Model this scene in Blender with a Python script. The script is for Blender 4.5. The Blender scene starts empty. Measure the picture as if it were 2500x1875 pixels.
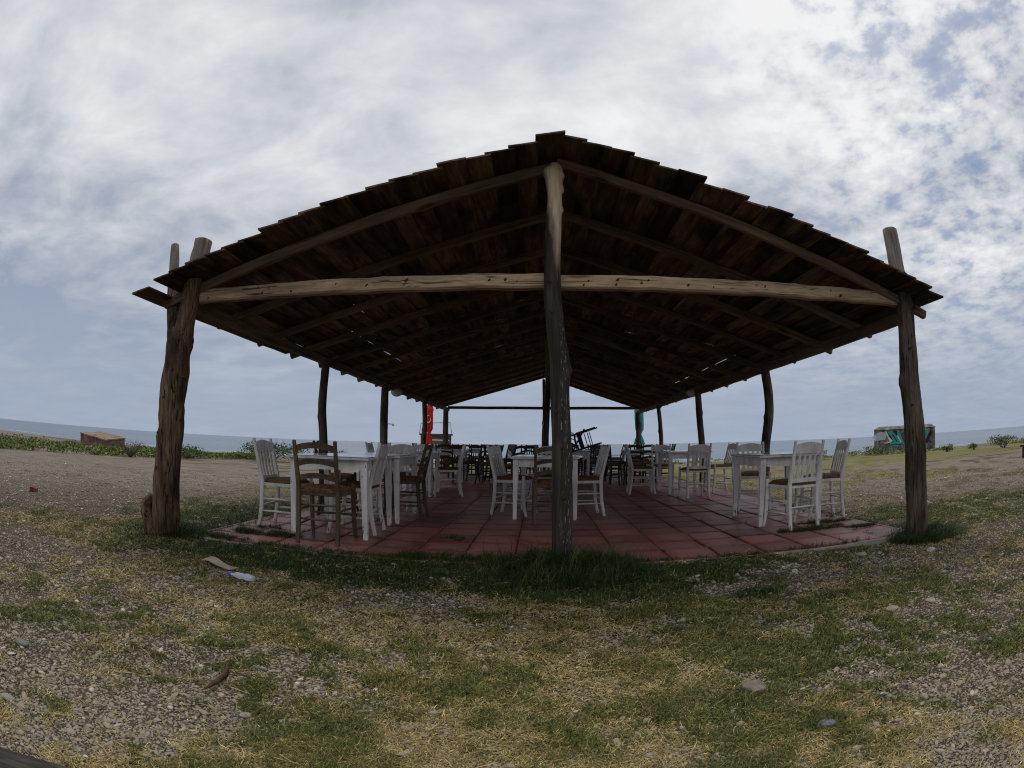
import bpy, bmesh, math, random
import numpy as np
from mathutils import Vector, Matrix, Euler
random.seed(7); RNG = np.random.default_rng(7)
R = math.radians
scene = bpy.context.scene
col = scene.collection

# ------------------------------------------------------------------ camera
CAM = Vector((-0.138, -4.234, 0.935)); YAW, PITCH, ROLL = -0.0483, 0.1074, -0.0075
cd = bpy.data.cameras.new('camera'); cam = bpy.data.objects.new('camera', cd); col.objects.link(cam)
cd.type = 'PANO'; cd.sensor_fit = 'HORIZONTAL'; cd.sensor_width = 36.0; cd.sensor_height = 27.0
cd.clip_start = 0.05; cd.clip_end = 60000
cd.panorama_type = 'FISHEYE_LENS_POLYNOMIAL'
cd.fisheye_fov = R(175)
cd.fisheye_polynomial_k0 = 0.0
cd.fisheye_polynomial_k1 = -5.04233978e-02
cd.fisheye_polynomial_k2 = -1.07576225e-04
cd.fisheye_polynomial_k3 = 4.12353580e-06
cd.fisheye_polynomial_k4 = -4.43920835e-07
fwd = Vector((math.sin(YAW)*math.cos(PITCH), math.cos(YAW)*math.cos(PITCH), math.sin(PITCH)))
rgt = Vector((math.cos(YAW), -math.sin(YAW), 0)); dwn = -rgt.cross(fwd)
rgt2 = math.cos(ROLL)*rgt + math.sin(ROLL)*dwn; dwn2 = -math.sin(ROLL)*rgt + math.cos(ROLL)*dwn
M3 = Matrix((rgt2, -dwn2, -fwd)).transposed()
cam.matrix_world = Matrix.Translation(CAM) @ M3.to_4x4()
scene.camera = cam

# ------------------------------------------------------------------ node helper
class NT:
    def __init__(s, tree): s.t = tree; s.n = tree.nodes; s.l = tree.links
    def add(s, kind, **kw):
        n = s.n.new(kind)
        for k, v in kw.items(): setattr(n, k, v)
        return n
    def put(s, sock, v):
        if v is None: return
        if hasattr(v, 'is_output') or isinstance(v, bpy.types.NodeSocket): s.l.new(v, sock)
        else:
            try: sock.default_value = v
            except Exception: sock.default_value = (*v, 1)
    def math(s, op, a, b=None, c=None, clamp=False):
        n = s.add('ShaderNodeMath', operation=op, use_clamp=clamp)
        for i, v in enumerate((a, b, c)): s.put(n.inputs[i], v)
        return n.outputs[0]
    def vmath(s, op, a, b=None):
        n = s.add('ShaderNodeVectorMath', operation=op)
        s.put(n.inputs[0], a)
        if op == 'SCALE': s.put(n.inputs[3], b)
        else: s.put(n.inputs[1], b)
        return n.outputs[0]
    def noise(s, vec, scale=5, detail=4, rough=.55, dist=0, lac=2.0):
        n = s.add('ShaderNodeTexNoise'); s.put(n.inputs['Vector'], vec)
        n.inputs['Scale'].default_value = scale; n.inputs['Detail'].default_value = detail
        n.inputs['Roughness'].default_value = rough; n.inputs['Distortion'].default_value = dist
        n.inputs['Lacunarity'].default_value = lac
        return n.outputs[0]
    def voronoi(s, vec, scale, feature='F1', rnd=1.0):
        n = s.add('ShaderNodeTexVoronoi', feature=feature); s.put(n.inputs['Vector'], vec)
        n.inputs['Scale'].default_value = scale; n.inputs['Randomness'].default_value = rnd
        return n
    def ramp(s, fac, stops, interp='LINEAR'):
        n = s.add('ShaderNodeValToRGB'); s.put(n.inputs[0], fac); e = n.color_ramp.elements
        n.color_ramp.interpolation = interp
        while len(e) < len(stops): e.new(.5)
        for el, (p, c) in zip(e, stops):
            el.position = p; el.color = (c, c, c, 1) if isinstance(c, (int, float)) else (*c, 1)
        return n.outputs[0]
    def mix(s, fac, a, b, mode='MIX'):
        n = s.add('ShaderNodeMix', data_type='RGBA', blend_type=mode)
        s.put(n.inputs[0], fac); s.put(n.inputs[6], a); s.put(n.inputs[7], b)
        return n.outputs[2]
    def mapping(s, vec, scale=(1, 1, 1), loc=(0, 0, 0), rot=(0, 0, 0)):
        n = s.add('ShaderNodeMapping'); s.put(n.inputs[0], vec)
        n.inputs['Scale'].default_value = scale; n.inputs['Location'].default_value = loc; n.inputs['Rotation'].default_value = rot
        return n.outputs[0]
    def sep(s, vec):
        n = s.add('ShaderNodeSeparateXYZ'); s.put(n.inputs[0], vec); return n.outputs
    def comb(s, x, y, z):
        n = s.add('ShaderNodeCombineXYZ')
        for i, v in enumerate((x, y, z)): s.put(n.inputs[i], v)
        return n.outputs[0]
    def smooth(s, v, a, b):
        n = s.add('ShaderNodeMapRange', interpolation_type='SMOOTHSTEP'); s.put(n.inputs[0], v)
        n.inputs[1].default_value = a; n.inputs[2].default_value = b
        return n.outputs[0]

# ------------------------------------------------------------------ world: veiled sky with broken high cloud
world = bpy.data.worlds.new('World'); scene.world = world; world.use_nodes = True
w = NT(world.node_tree); w.n.clear()
SUN_EL, SUN_AZ = R(69), R(-12)            # azimuth clockwise from +Y
sky = w.add('ShaderNodeTexSky'); sky.sky_type = 'NISHITA'; sky.sun_disc = False
sky.sun_elevation = SUN_EL; sky.sun_rotation = SUN_AZ; sky.air_density = 1.0; sky.dust_density = 1.5; sky.ozone_density = 1.2
tc = w.add('ShaderNodeTexCoord'); d = w.vmath('NORMALIZE', tc.outputs['Generated'])
dx, dy, dz = w.sep(d)
zz = w.math('ADD', w.math('MAXIMUM', dz, 0.0), 0.16)
pl = w.comb(w.math('DIVIDE', dx, zz), w.math('DIVIDE', dy, zz), 0.0)
# two streets of cloud: broad soft sheets, and small broken cells on one side of the sky
big = w.noise(w.mapping(pl, (0.8, 1.05, 1), (3.7, 1.4, 0), (0, 0, R(38))), .95, 5, .46, .45)
mid = w.noise(w.mapping(pl, (1.0, 1.35, 1), (9.1, 4.6, 0), (0, 0, R(35))), 2.3, 8, .57, .3)
cel = w.noise(w.mapping(pl, (1.15, 1.0, 1), (2.9, 7.2, 0), (0, 0, R(-25))), 7.5, 6, .60, .1)
side = w.smooth(w.math('ADD', dx, w.math('MULTIPLY', big, .5)), .50, .90)
tone = w.math('ADD', w.math('MULTIPLY', big, .52), w.math('MULTIPLY', mid, .48))
tone = w.math('ADD', tone, w.math('MULTIPLY', w.math('SUBTRACT', dz, .36), .14))          # brighter overhead, near the veiled sun
dk = w.vmath('DOT_PRODUCT', d, (-.74, .60, .30))
tone = w.math('SUBTRACT', tone, w.math('MULTIPLY', w.smooth(w.t.nodes[-1].outputs[1], .90, 1.0), .08))
tone = w.math('ADD', tone, w.math('MULTIPLY', w.math('MULTIPLY', w.math('SUBTRACT', cel, .5), .55), w.math('ADD', w.math('MULTIPLY', side, .85), .12)))
ccol = w.ramp(tone, [(.34, (2.9, 3.4, 4.5)), (.42, (4.3, 4.7, 5.5)), (.49, (5.8, 6.05, 6.6)), (.565, (7.3, 7.4, 7.7)), (.64, (8.9, 8.9, 9.0))])
gap = w.math('MULTIPLY', side, w.smooth(w.math('ADD', w.math('MULTIPLY', cel, .65), w.math('MULTIPLY', mid, .35)), .50, .40))
blue = w.mix(.55, w.vmath('SCALE', sky.outputs[0], 1.0), (2.6, 3.7, 6.2, 1))
cloud = w.mix(w.math('MULTIPLY', gap, .45), ccol, blue)
veil = w.mix(w.math('MULTIPLY', mid, .5), (3.3, 3.98, 5.15, 1), (4.0, 4.55, 5.4, 1))
low = w.smooth(dz, .34, .04)
skyc = w.mix(w.math('MULTIPLY', low, .93), cloud, veil)
below = w.smooth(dz, 0.0, -0.05)
skyc = w.mix(below, skyc, (1.2, 1.2, 1.2, 1))
bg = w.add('ShaderNodeBackground'); w.put(bg.inputs[0], skyc); bg.inputs[1].default_value = 0.1
wo = w.add('ShaderNodeOutputWorld'); w.l.new(bg.outputs[0], wo.inputs[0])

sd = bpy.data.lights.new('sun', 'SUN'); sd.energy = 1.5; sd.angle = R(11); sd.color = (1.0, .91, .78)
sun = bpy.data.objects.new('sun', sd); col.objects.link(sun)
sv = Vector((math.sin(SUN_AZ)*math.cos(SUN_EL), math.cos(SUN_AZ)*math.cos(SUN_EL), math.sin(SUN_EL)))
sun.rotation_euler = sv.to_track_quat('Z', 'Y').to_euler(); sun.location = sv*50

vs = scene.view_settings; vs.view_transform = 'Standard'; vs.look = 'None'; vs.gamma = 1; vs.exposure = 0.0
scene.render.engine = 'CYCLES'
cy = scene.cycles; cy.use_denoising = True; cy.max_bounces = 5; cy.diffuse_bounces = 3; cy.glossy_bounces = 3; cy.transmission_bounces = 4
cy.transparent_max_bounces = 6; cy.sample_clamp_indirect = 4; cy.pixel_filter_type = 'BLACKMAN_HARRIS'; cy.filter_width = 1.1
try: cy.denoiser = 'OPENIMAGEDENOISE'; cy.denoising_prefilter = 'NONE'
except Exception: pass

# ------------------------------------------------------------------ object helpers
def tag(o, label=None, cat=None, group=None, kind=None):
    if label: o['label'] = label
    if cat: o['category'] = cat
    if group: o['group'] = group
    if kind: o['kind'] = kind
    return o
def empty(name, loc=(0, 0, 0), rz=0, label=None, cat=None, group=None, kind=None):
    o = bpy.data.objects.new(name, None); col.objects.link(o); o.location = loc; o.rotation_euler = (0, 0, rz)
    o.empty_display_size = .1
    return tag(o, label, cat, group, kind)
def link(name, me, parent=None, loc=None, rot=None):
    o = bpy.data.objects.new(name, me); col.objects.link(o)
    if parent: o.parent = parent
    if loc is not None: o.location = loc
    if rot is not None: o.rotation_euler = rot
    return o
def copy_tree(o, parent=None):
    c = o.copy(); col.objects.link(c); c.parent = parent
    for ch in o.children: copy_tree(ch, c)
    return c
class MB:
    def __init__(s): s.v = []; s.f = []; s.m = []
    def face(s, idx, m=0): s.f.append(idx); s.m.append(m)
    def hexa(s, p8, m=0):
        b = len(s.v); s.v += [tuple(p) for p in p8]
        for f in ((0, 3, 2, 1), (4, 5, 6, 7), (0, 1, 5, 4), (1, 2, 6, 5), (2, 3, 7, 6), (3, 0, 4, 7)): s.face([b+i for i in f], m)
        return s
    def box(s, a, c, m=0):
        (x0, y0, z0), (x1, y1, z1) = a, c
        return s.hexa([(x0, y0, z0), (x1, y0, z0), (x1, y1, z0), (x0, y1, z0), (x0, y0, z1), (x1, y0, z1), (x1, y1, z1), (x0, y1, z1)], m)
    def rings(s, rings, closed=True, caps=True, m=0):
        b = len(s.v); n = len(rings[0])
        for r in rings: s.v += [tuple(p) for p in r]
        for i in range(len(rings)-1):
            for j in range(n if closed else n-1):
                k = (j+1) % n
                s.face([b+i*n+j, b+i*n+k, b+(i+1)*n+k, b+(i+1)*n+j], m)
        if caps:
            s.face([b+j for j in range(n)][::-1], m); s.face([b+(len(rings)-1)*n+j for j in range(n)], m)
        return s
    def tube(s, path, rad, n=8, caps=True, m=0, jit=0):
        path = [Vector(p) for p in path]
        if isinstance(rad, (int, float)): rad = [rad]*len(path)
        t0 = (path[1]-path[0]).normalized(); u = t0.orthogonal().normalized(); R_ = []
        for i, p in enumerate(path):
            t = (path[min(i+1, len(path)-1)]-path[max(i-1, 0)]).normalized()
            u = (u - t*u.dot(t)).normalized(); v = t.cross(u)
            R_.append([p+(u*math.cos(a)+v*math.sin(a))*rad[i]*(1+random.uniform(-jit, jit)) for a in [2*math.pi*k/n for k in range(n)]])
        return s.rings(R_, True, caps, m)
    def sweep(s, path, size, side=(1, 0, 0), m=0, bev=.2):
        """rectangular bar with clipped corners along a path; side: fixed width axis"""
        sx = Vector(side); path = [Vector(p) for p in path]; out = []
        for i, p in enumerate(path):
            a, b2 = size[i] if isinstance(size, list) else size
            t = (path[min(i+1, len(path)-1)]-path[max(i-1, 0)]).normalized()
            o = t.cross(sx).normalized(); c = min(a, b2)*bev
            out.append([p+sx*x+o*y for x, y in ((-a/2+c, -b2/2), (a/2-c, -b2/2), (a/2, -b2/2+c), (a/2, b2/2-c), (a/2-c, b2/2), (-a/2+c, b2/2), (-a/2, b2/2-c), (-a/2, -b2/2+c))])
        return s.rings(out, True, True, m)
    def mesh(s, name, mats, smooth=False):
        me = bpy.data.meshes.new(name); me.from_pydata(s.v, [], s.f)
        for mt in (mats if isinstance(mats, (list, tuple)) else [mats]): me.materials.append(mt)
        if any(s.m): me.polygons.foreach_set('material_index', s.m)
        if smooth:
            me.polygons.foreach_set('use_smooth', [True]*len(me.polygons))
            if smooth is not True: me.set_sharp_from_angle(angle=R(smooth))
        bm = bmesh.new(); bm.from_mesh(me); bmesh.ops.recalc_face_normals(bm, faces=bm.faces); bm.to_mesh(me); bm.free()
        me.update(); return me
    def build(s, name, mats, parent=None, smooth=False, loc=None, rot=None):
        return link(name, s.mesh(name, mats, smooth), parent, loc, rot)

# value noise in numpy (for layout and shapes)
_L = np.random.default_rng(99).random((257, 257)); _L[256] = _L[0]; _L[:, 256] = _L[:, 0]
def vnoise(x, y):
    x = np.asarray(x, float); y = np.asarray(y, float)
    xi = np.floor(x).astype(int); yi = np.floor(y).astype(int); fx = x-xi; fy = y-yi
    fx = fx*fx*(3-2*fx); fy = fy*fy*(3-2*fy); xi %= 256; yi %= 256
    return (_L[xi, yi]*(1-fx)+_L[xi+1, yi]*fx)*(1-fy)+(_L[xi, yi+1]*(1-fx)+_L[xi+1, yi+1]*fx)*fy
def fbm(x, y, s=1.0, o=4, ox=0.0):
    r = 0; a = .5; t = 0
    for i in range(o):
        r = r+a*vnoise(np.asarray(x)*s+17.3*i+ox, np.asarray(y)*s+5.1*i-ox*.7); t += a; a *= .5; s *= 2.03
    return r/t
def sstep(a, b, x):
    t = np.clip((np.asarray(x, float)-a)/(b-a), 0, 1); return t*t*(3-2*t)
def blob(x, y, cx, cy, rx, ry, soft=.5):
    q = np.sqrt(((x-cx)/rx)**2+((y-cy)/ry)**2); return 1-sstep(1-soft, 1+soft*.4, q)

# ------------------------------------------------------------------ materials
MATS = {}
def mat(name, rough=.7, spec=.3):
    m = bpy.data.materials.new(name); m.use_nodes = True; t = NT(m.node_tree)
    p = t.n['Principled BSDF']; p.inputs['Roughness'].default_value = rough; p.inputs['Specular IOR Level'].default_value = spec
    MATS[name] = m
    return m, t, p
def bump(t, p, h, strength=.5, dist=.01):
    b = t.add('ShaderNodeBump'); b.inputs['Strength'].default_value = strength; b.inputs['Distance'].default_value = dist
    t.put(b.inputs['Height'], h); t.l.new(b.outputs[0], p.inputs['Normal'])
def wood(name, dark, mid, light, axis='Y', gs=16, stain=(.35, 1.0), rnd=(.55, 1.15), rough=.82, cracks=.6, red=0.0, bd=.006, stscale=2.2, bleach=None, kr=.13, crk_at=.37, kscale=4.2):
    m, t, p = mat(name, rough, .2)
    oi = t.add('ShaderNodeObjectInfo'); tcn = t.add('ShaderNodeTexCoord')
    off = t.vmath('SCALE', t.comb(1.0, 2.3, 3.1), t.math('MULTIPLY', oi.outputs['Random'], 19.0))
    v = t.vmath('ADD', tcn.outputs['Object'], off)
    st = {'X': (.09, 1, 1), 'Y': (1, .09, 1), 'Z': (1, 1, .09)}[axis]
    vs_ = t.mapping(v, st)
    g1 = t.noise(vs_, gs, 6, .62, .6); g2 = t.noise(vs_, gs*4.2, 4, .6)
    g = t.math('ADD', t.math('MULTIPLY', g1, .65), t.math('MULTIPLY', g2, .35))
    c = t.ramp(g, [(.30, dark), (.47, mid), (.66, light)])
    st2 = {'X': (.35, 1, 1), 'Y': (1, .35, 1), 'Z': (1, 1, .35)}[axis]
    sn = t.noise(t.mapping(v, st2), stscale, 5, .6, .4)
    c = t.mix(1.0, c, t.ramp(sn, [(.36, stain[0]), (.58, stain[1])]), 'MULTIPLY')
    if red:
        rn = t.noise(t.mapping(v, st2, (4, 4, 4)), 3.1, 3, .5)
        c = t.mix(t.math('MULTIPLY', t.ramp(rn, [(.5, 0.0), (.66, 1.0)]), red), c, t.mix(1.0, c, (1.35, .62, .42, 1), 'MULTIPLY'))
    rv = t.math('ADD', t.math('MULTIPLY', oi.outputs['Random'], rnd[1]-rnd[0]), rnd[0])
    c = t.mix(1.0, c, t.comb(rv, rv, rv), 'MULTIPLY')
    crk = t.noise(t.mapping(v, {'X': (.03, 1, 1), 'Y': (1, .03, 1), 'Z': (1, 1, .03)}[axis], (7, 7, 7)), gs*1.3, 3, .5, 1.2)
    cr = t.ramp(crk, [(crk_at-.015, 0.0), (crk_at+.015, 1.0)])
    c = t.mix(t.math('MULTIPLY', t.math('SUBTRACT', 1.0, cr), cracks), c, (.012, .009, .007, 1))
    if bleach:
        bz = t.smooth(t.math('ADD', t.sep(tcn.outputs['Object'])[2], t.math('MULTIPLY', g1, .25)), bleach+.05, bleach+.3)
        c = t.mix(t.math('MULTIPLY', bz, .85), c, t.ramp(g, [(.32, (.10, .088, .075)), (.5, (.24, .215, .185)), (.68, (.34, .31, .27))]))
    # knots
    kv = t.voronoi(t.mapping(v, {'X': (.3, 1, 1), 'Y': (1, .3, 1), 'Z': (1, 1, .3)}[axis], (1, 5, 2)), kscale)
    kn = t.ramp(kv.outputs['Distance'], [(kr*.5, 1.0), (kr, 0.0)])
    c = t.mix(t.math('MULTIPLY', kn, .75), c, t.mix(1.0, c, (.28, .2, .15, 1), 'MULTIPLY'))
    t.put(p.inputs['Base Color'], c)
    bump(t, p, t.math('ADD', g, t.math('MULTIPLY', cr, .7)), .75, bd)
    return m
M_board = wood('roof_board_wood', (.026, .018, .013), (.085, .057, .038), (.195, .135, .09), 'Y', 14, (.14, 1.0), (.35, 1.75), red=.45, cracks=.3, stscale=3.0)
M_rafter = wood('rafter_wood', (.07, .048, .032), (.16, .11, .072), (.26, .185, .125), 'X', 14, (.55, 1.0), (.75, 1.1), cracks=.5)
M_eave = wood('eave_beam_wood', (.06, .045, .032), (.135, .10, .07), (.22, .17, .12), 'Y', 14, (.5, 1.0), (.8, 1.1), cracks=.6)
M_beam = wood('tie_beam_wood', (.20, .12, .065), (.42, .295, .185), (.56, .425, .29), 'X', 30, (.5, 1.0), (.95, 1.05), cracks=.8, bd=.006, stscale=2.6, kr=.22, crk_at=.385, kscale=5.0)
M_post = wood('weathered_post_wood', (.045, .033, .024), (.105, .08, .058), (.19, .15, .115), 'Z', 42, (.32, 1.0), (.85, 1.1), cracks=.9, bd=.010, stscale=4.0, bleach=2.3, kr=.2, crk_at=.40)
M_postL = wood('brown_post_wood', (.045, .026, .015), (.135, .082, .045), (.27, .185, .115), 'Z', 40, (.28, 1.0), (.95, 1.05), cracks=.95, bd=.012, stscale=4.5, bleach=2.35, kr=.2, crk_at=.405)
M_brown = wood('brown_chair_wood', (.05, .034, .022), (.11, .078, .05), (.17, .125, .085), 'Z', 26, (.6, 1.0), (.75, 1.15), rough=.6, cracks=.35, bd=.002)
M_dark = wood('dark_chair_wood', (.02, .015, .011), (.045, .034, .025), (.08, .062, .046), 'Z', 26, (.6, 1.0), (.6, 1.3), rough=.5, cracks=.2, bd=.002)
M_rail = wood('dark_rail_wood', (.012, .011, .010), (.03, .028, .024), (.06, .055, .047), 'X', 30, (.6, 1.0), (1, 1), cracks=.8)

# centre post: bare pale head, charcoal stained shaft with pale flecks on one side
def centre_post_mat():
    m, t, p = mat('stained_centre_post_wood', .62, .3)
    tcn = t.add('ShaderNodeTexCoord'); o = tcn.outputs['Object']; x, y, z = t.sep(o)
    vs_ = t.mapping(o, (1, 1, .07)); g = t.noise(vs_, 26, 6, .62, .5); n2 = t.noise(t.mapping(o, (1, 1, .25)), 9, 5, .6, .3)
    pale = t.ramp(g, [(.3, (.30, .21, .125)), (.5, (.54, .41, .27)), (.7, (.64, .52, .37))])
    darkc = t.ramp(g, [(.34, (.010, .008, .006)), (.52, (.032, .025, .018)), (.70, (.085, .066, .047))])
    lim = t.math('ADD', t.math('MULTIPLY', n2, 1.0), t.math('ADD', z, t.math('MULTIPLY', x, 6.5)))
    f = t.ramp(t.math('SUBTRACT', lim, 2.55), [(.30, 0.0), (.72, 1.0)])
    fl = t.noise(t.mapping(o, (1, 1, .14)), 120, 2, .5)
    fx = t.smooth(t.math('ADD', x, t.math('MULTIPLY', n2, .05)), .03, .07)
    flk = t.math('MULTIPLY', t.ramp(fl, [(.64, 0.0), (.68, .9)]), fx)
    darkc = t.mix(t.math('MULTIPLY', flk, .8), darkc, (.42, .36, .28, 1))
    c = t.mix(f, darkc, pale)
    kv = t.voronoi(t.mapping(o, (1, 1, .4), (.3, .2, .1)), 5.0); kn = t.ramp(kv.outputs['Distance'], [(.07, 1.0), (.14, 0.0)])
    c = t.mix(t.math('MULTIPLY', kn, .8), c, (.02, .014, .01, 1))
    t.put(p.inputs['Base Color'], c); bump(t, p, g, .7, .008)
    return m
M_cpost = centre_post_mat()

def paint(name, base, rough=.45, chips=True, chipcol=(.03, .024, .018), amount=.70, spec=.4, chip_z=True):
    m, t, p = mat(name, rough, spec)
    oi = t.add('ShaderNodeObjectInfo'); g = t.add('ShaderNodeNewGeometry'); tcn = t.add('ShaderNodeTexCoord'); o = tcn.outputs['Object']
    off = t.vmath('SCALE', t.comb(1.0, 2.3, 3.1), t.math('MULTIPLY', oi.outputs['Random'], 23.0)); v = t.vmath('ADD', o, off)
    n = t.noise(t.mapping(v, (1, 1, .3)), 9, 5, .6); c = t.mix(1.0, base, t.ramp(n, [(.3, .62), (.62, 1.0)]), 'MULTIPLY')
    rv = t.math('ADD', t.math('MULTIPLY', oi.outputs['Random'], .16), .88); c = t.mix(1.0, c, t.comb(rv, rv, t.math('MULTIPLY', rv, .99)), 'MULTIPLY')
    grain = t.noise(t.mapping(v, (1, 1, .06)), 60, 4, .6)
    if chips:
        x, y, z = t.sep(o)
        ch = t.noise(t.mapping(v, (1, 1, .45)), 34, 4, .65)
        lowm = t.ramp(z, [(.0, .10), (.14, .035), (.32, 0.0)]) if chip_z else 0.0
        edge = t.math('MULTIPLY', t.smooth(g.outputs['Pointiness'], .53, .60), .035)
        e = t.math('ADD', ch, t.math('ADD', lowm, edge)) if chip_z else t.math('ADD', ch, edge)
        cf = t.ramp(e, [(amount, 0.0), (amount+.02, 1.0)])
        c = t.mix(cf, c, chipcol)
    t.put(p.inputs['Base Color'], c); bump(t, p, grain, .25, .002)
    return m
M_white = paint('white_paint', (.82, .78, .75, 1), .42)
M_grey = paint('worn_grey_white_paint', (.72, .67, .635, 1), .55, amount=.715)
M_top = paint('white_table_top_paint', (.72, .71, .71, 1), .12, True, (.05, .045, .04), .71, .5, False)
def rush():
    m, t, p = mat('woven_rush', .7, .25)
    tcn = t.add('ShaderNodeTexCoord'); o = tcn.outputs['Object']; x, y, z = t.sep(o)
    ax, ay = t.math('ABSOLUTE', x), t.math('ABSOLUTE', y); q = t.math('GREATER_THAN', ax, ay)
    lane = t.math('ADD', t.math('MULTIPLY', q, y), t.math('MULTIPLY', t.math('SUBTRACT', 1.0, q), x))
    wv = t.math('SINE', t.math('MULTIPLY', lane, 620.0)); n = t.noise(o, 34, 4, .65)
    c = t.ramp(t.math('ADD', t.math('MULTIPLY', wv, .13), n), [(.3, (.045, .02, .009)), (.5, (.16, .075, .028)), (.72, (.32, .17, .065))])
    t.put(p.inputs['Base Color'], c); bump(t, p, wv, .8, .004)
    return m
M_rush = rush()
def simple(name, c, rough=.6, var=.25, scale=8, spec=.3, b=0):
    m, t, p = mat(name, rough, spec); tcn = t.add('ShaderNodeTexCoord')
    n = t.noise(tcn.outputs['Object'], scale, 5, .6)
    t.put(p.inputs['Base Color'], t.mix(1.0, (*c, 1), t.ramp(n, [(.3, 1-var), (.68, 1.0)]), 'MULTIPLY'))
    if b: bump(t, p, n, .5, b)
    return m
M_plastic = simple('dark_cable_plastic', (.02, .02, .02), .5)
M_metal = simple('grey_metal', (.22, .22, .23), .45)
M_box = simple('white_box_plastic', (.7, .7, .68), .4, .1)
M_lampbody = simple('lamp_body', (.3, .3, .3), .5)
def glassy():
    m, t, p = mat('frosted_lamp_glass', .18, .5); p.inputs['Base Color'].default_value = (.78, .82, .84, 1)
    p.inputs['Transmission Weight'].default_value = .25
    return m
M_lampglass = glassy()

def tile_mat():
    m, t, p = mat('red_patio_tile', .5, .35)
    oi = t.add('ShaderNodeObjectInfo'); g = t.add('ShaderNodeNewGeometry'); pos = g.outputs['Position']
    n = t.noise(pos, 6, 6, .65); n2 = t.noise(pos, 90, 3, .6); n3 = t.noise(pos, 1.1, 4, .6)
    c = t.ramp(n, [(.3, (.115, .026, .021)), (.55, (.225, .056, .043)), (.75, (.31, .11, .084))])
    c = t.mix(t.math('MULTIPLY', t.ramp(n3, [(.42, 0.0), (.66, 1.0)]), .45), c, (.17, .10, .08, 1))
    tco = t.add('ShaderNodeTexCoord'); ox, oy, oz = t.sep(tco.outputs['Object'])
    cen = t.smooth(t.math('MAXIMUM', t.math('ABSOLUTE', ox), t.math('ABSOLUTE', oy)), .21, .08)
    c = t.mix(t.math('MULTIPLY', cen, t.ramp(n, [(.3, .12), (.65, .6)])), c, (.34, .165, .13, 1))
    sp = t.ramp(t.noise(pos, 55, 2, .5), [(.70, 0.0), (.75, 1.0)]); c = t.mix(t.math('MULTIPLY', sp, .3), c, (.4, .32, .27, 1))
    rv = t.math('ADD', t.math('MULTIPLY', oi.outputs['Random'], .6), .62); c = t.mix(1.0, c, t.comb(rv, rv, rv), 'MULTIPLY')
    t.put(p.inputs['Base Color'], c); bump(t, p, t.math('ADD', n2, n), .35, .003)
    t.put(p.inputs['Roughness'], t.ramp(n, [(.3, .36), (.7, .62)]))
    return m
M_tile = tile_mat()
M_grout = simple('patio_grout', (.10, .055, .045), .9, .4, 14)
M_edging = simple('pale_concrete_edging', (.36, .31, .26), .9, .4, 10, b=.004)

# ------------------------------------------------------------------ ground layout functions
PX0, PX1, PY0 = -3.3, 3.5, .10
TP = .425; NX = 16; NY = 36
PY1 = PY0+TP*NY
def in_patio(x, y, g=0.0): return (x > PX0-g) & (x < PX1+g) & (y > PY0-.03*x*0-g) & (y < PY1+g)
def green_f(x, y):
    n = fbm(x, y, 1.3, 4, 3.0); n2 = fbm(x, y, 4.0, 3, 9.0)
    g = np.zeros_like(np.asarray(x, float))
    g = np.maximum(g, blob(x, y, -.9, -.28, 2.9, .62))           # strip along the patio front
    g = np.maximum(g, 1.1*blob(x, y, .1, -.35, 1.15, .75))       # round the centre post
    g = np.maximum(g, 1.05*blob(x, y, -3.8, 1.5, 1.0, 2.7))      # under the left eave
    g = np.maximum(g, .6*blob(x, y, 1.9, -.16, 1.5, .34))
    g = np.maximum(g, .95*blob(x, y, 1.28, -.92, .2, .13))
    g = np.maximum(g, .8*blob(x, y, .75, -1.25, .65, .3))
    g = np.maximum(g, .75*blob(x, y, 1.75, -1.35, .55, .28))
    g = np.maximum(g, .55*blob(x, y, 2.6, -1.8, .6, .35))
    g = np.maximum(g, .95*blob(x, y, 3.75, .15, .75, .55))
    g = np.maximum(g, .75*blob(x, y, 4.6, 1.7, 1.9, .9))
    g = np.maximum(g, .66*blob(x, y, .3, -2.0, 2.9, 1.9, .8))
    g = np.maximum(g, .40*blob(x, y, .3, -1.8, 5.0, 2.4, .5))
    g = np.maximum(g, .5*blob(x, y, -2.0, -1.2, .6, .4))
    g = np.maximum(g, .72*blob(x, y, 6.2, .9, 3.4, 1.8, .7)); g = np.maximum(g, .55*blob(x, y, 5.0, -1.2, 2.2, .9, .7)); g = np.maximum(g, .5*blob(x, y, -4.9, -.2, 1.6, .7, .7)); g = np.maximum(g, .55*blob(x, y, -4.4, 2.6, 1.2, 2.6, .7))
    g = np.maximum(g, .5*sstep(3.5, 7, y)*sstep(2.5, 4, x)*(1-sstep(9, 15, x)))
    g = np.maximum(g, .62*sstep(8, 14, y)*sstep(-6.5, -4, x))
    g = np.maximum(g, .55*blob(x, y, -4.7, 5.2, 1.6, 1.6))
    return np.clip(g*.92+(n-.5)*.75+(n2-.5)*1.0+(fbm(x, y, 12.0, 2, 5.0)-.5)*.9-.04, 0, 1)
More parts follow.
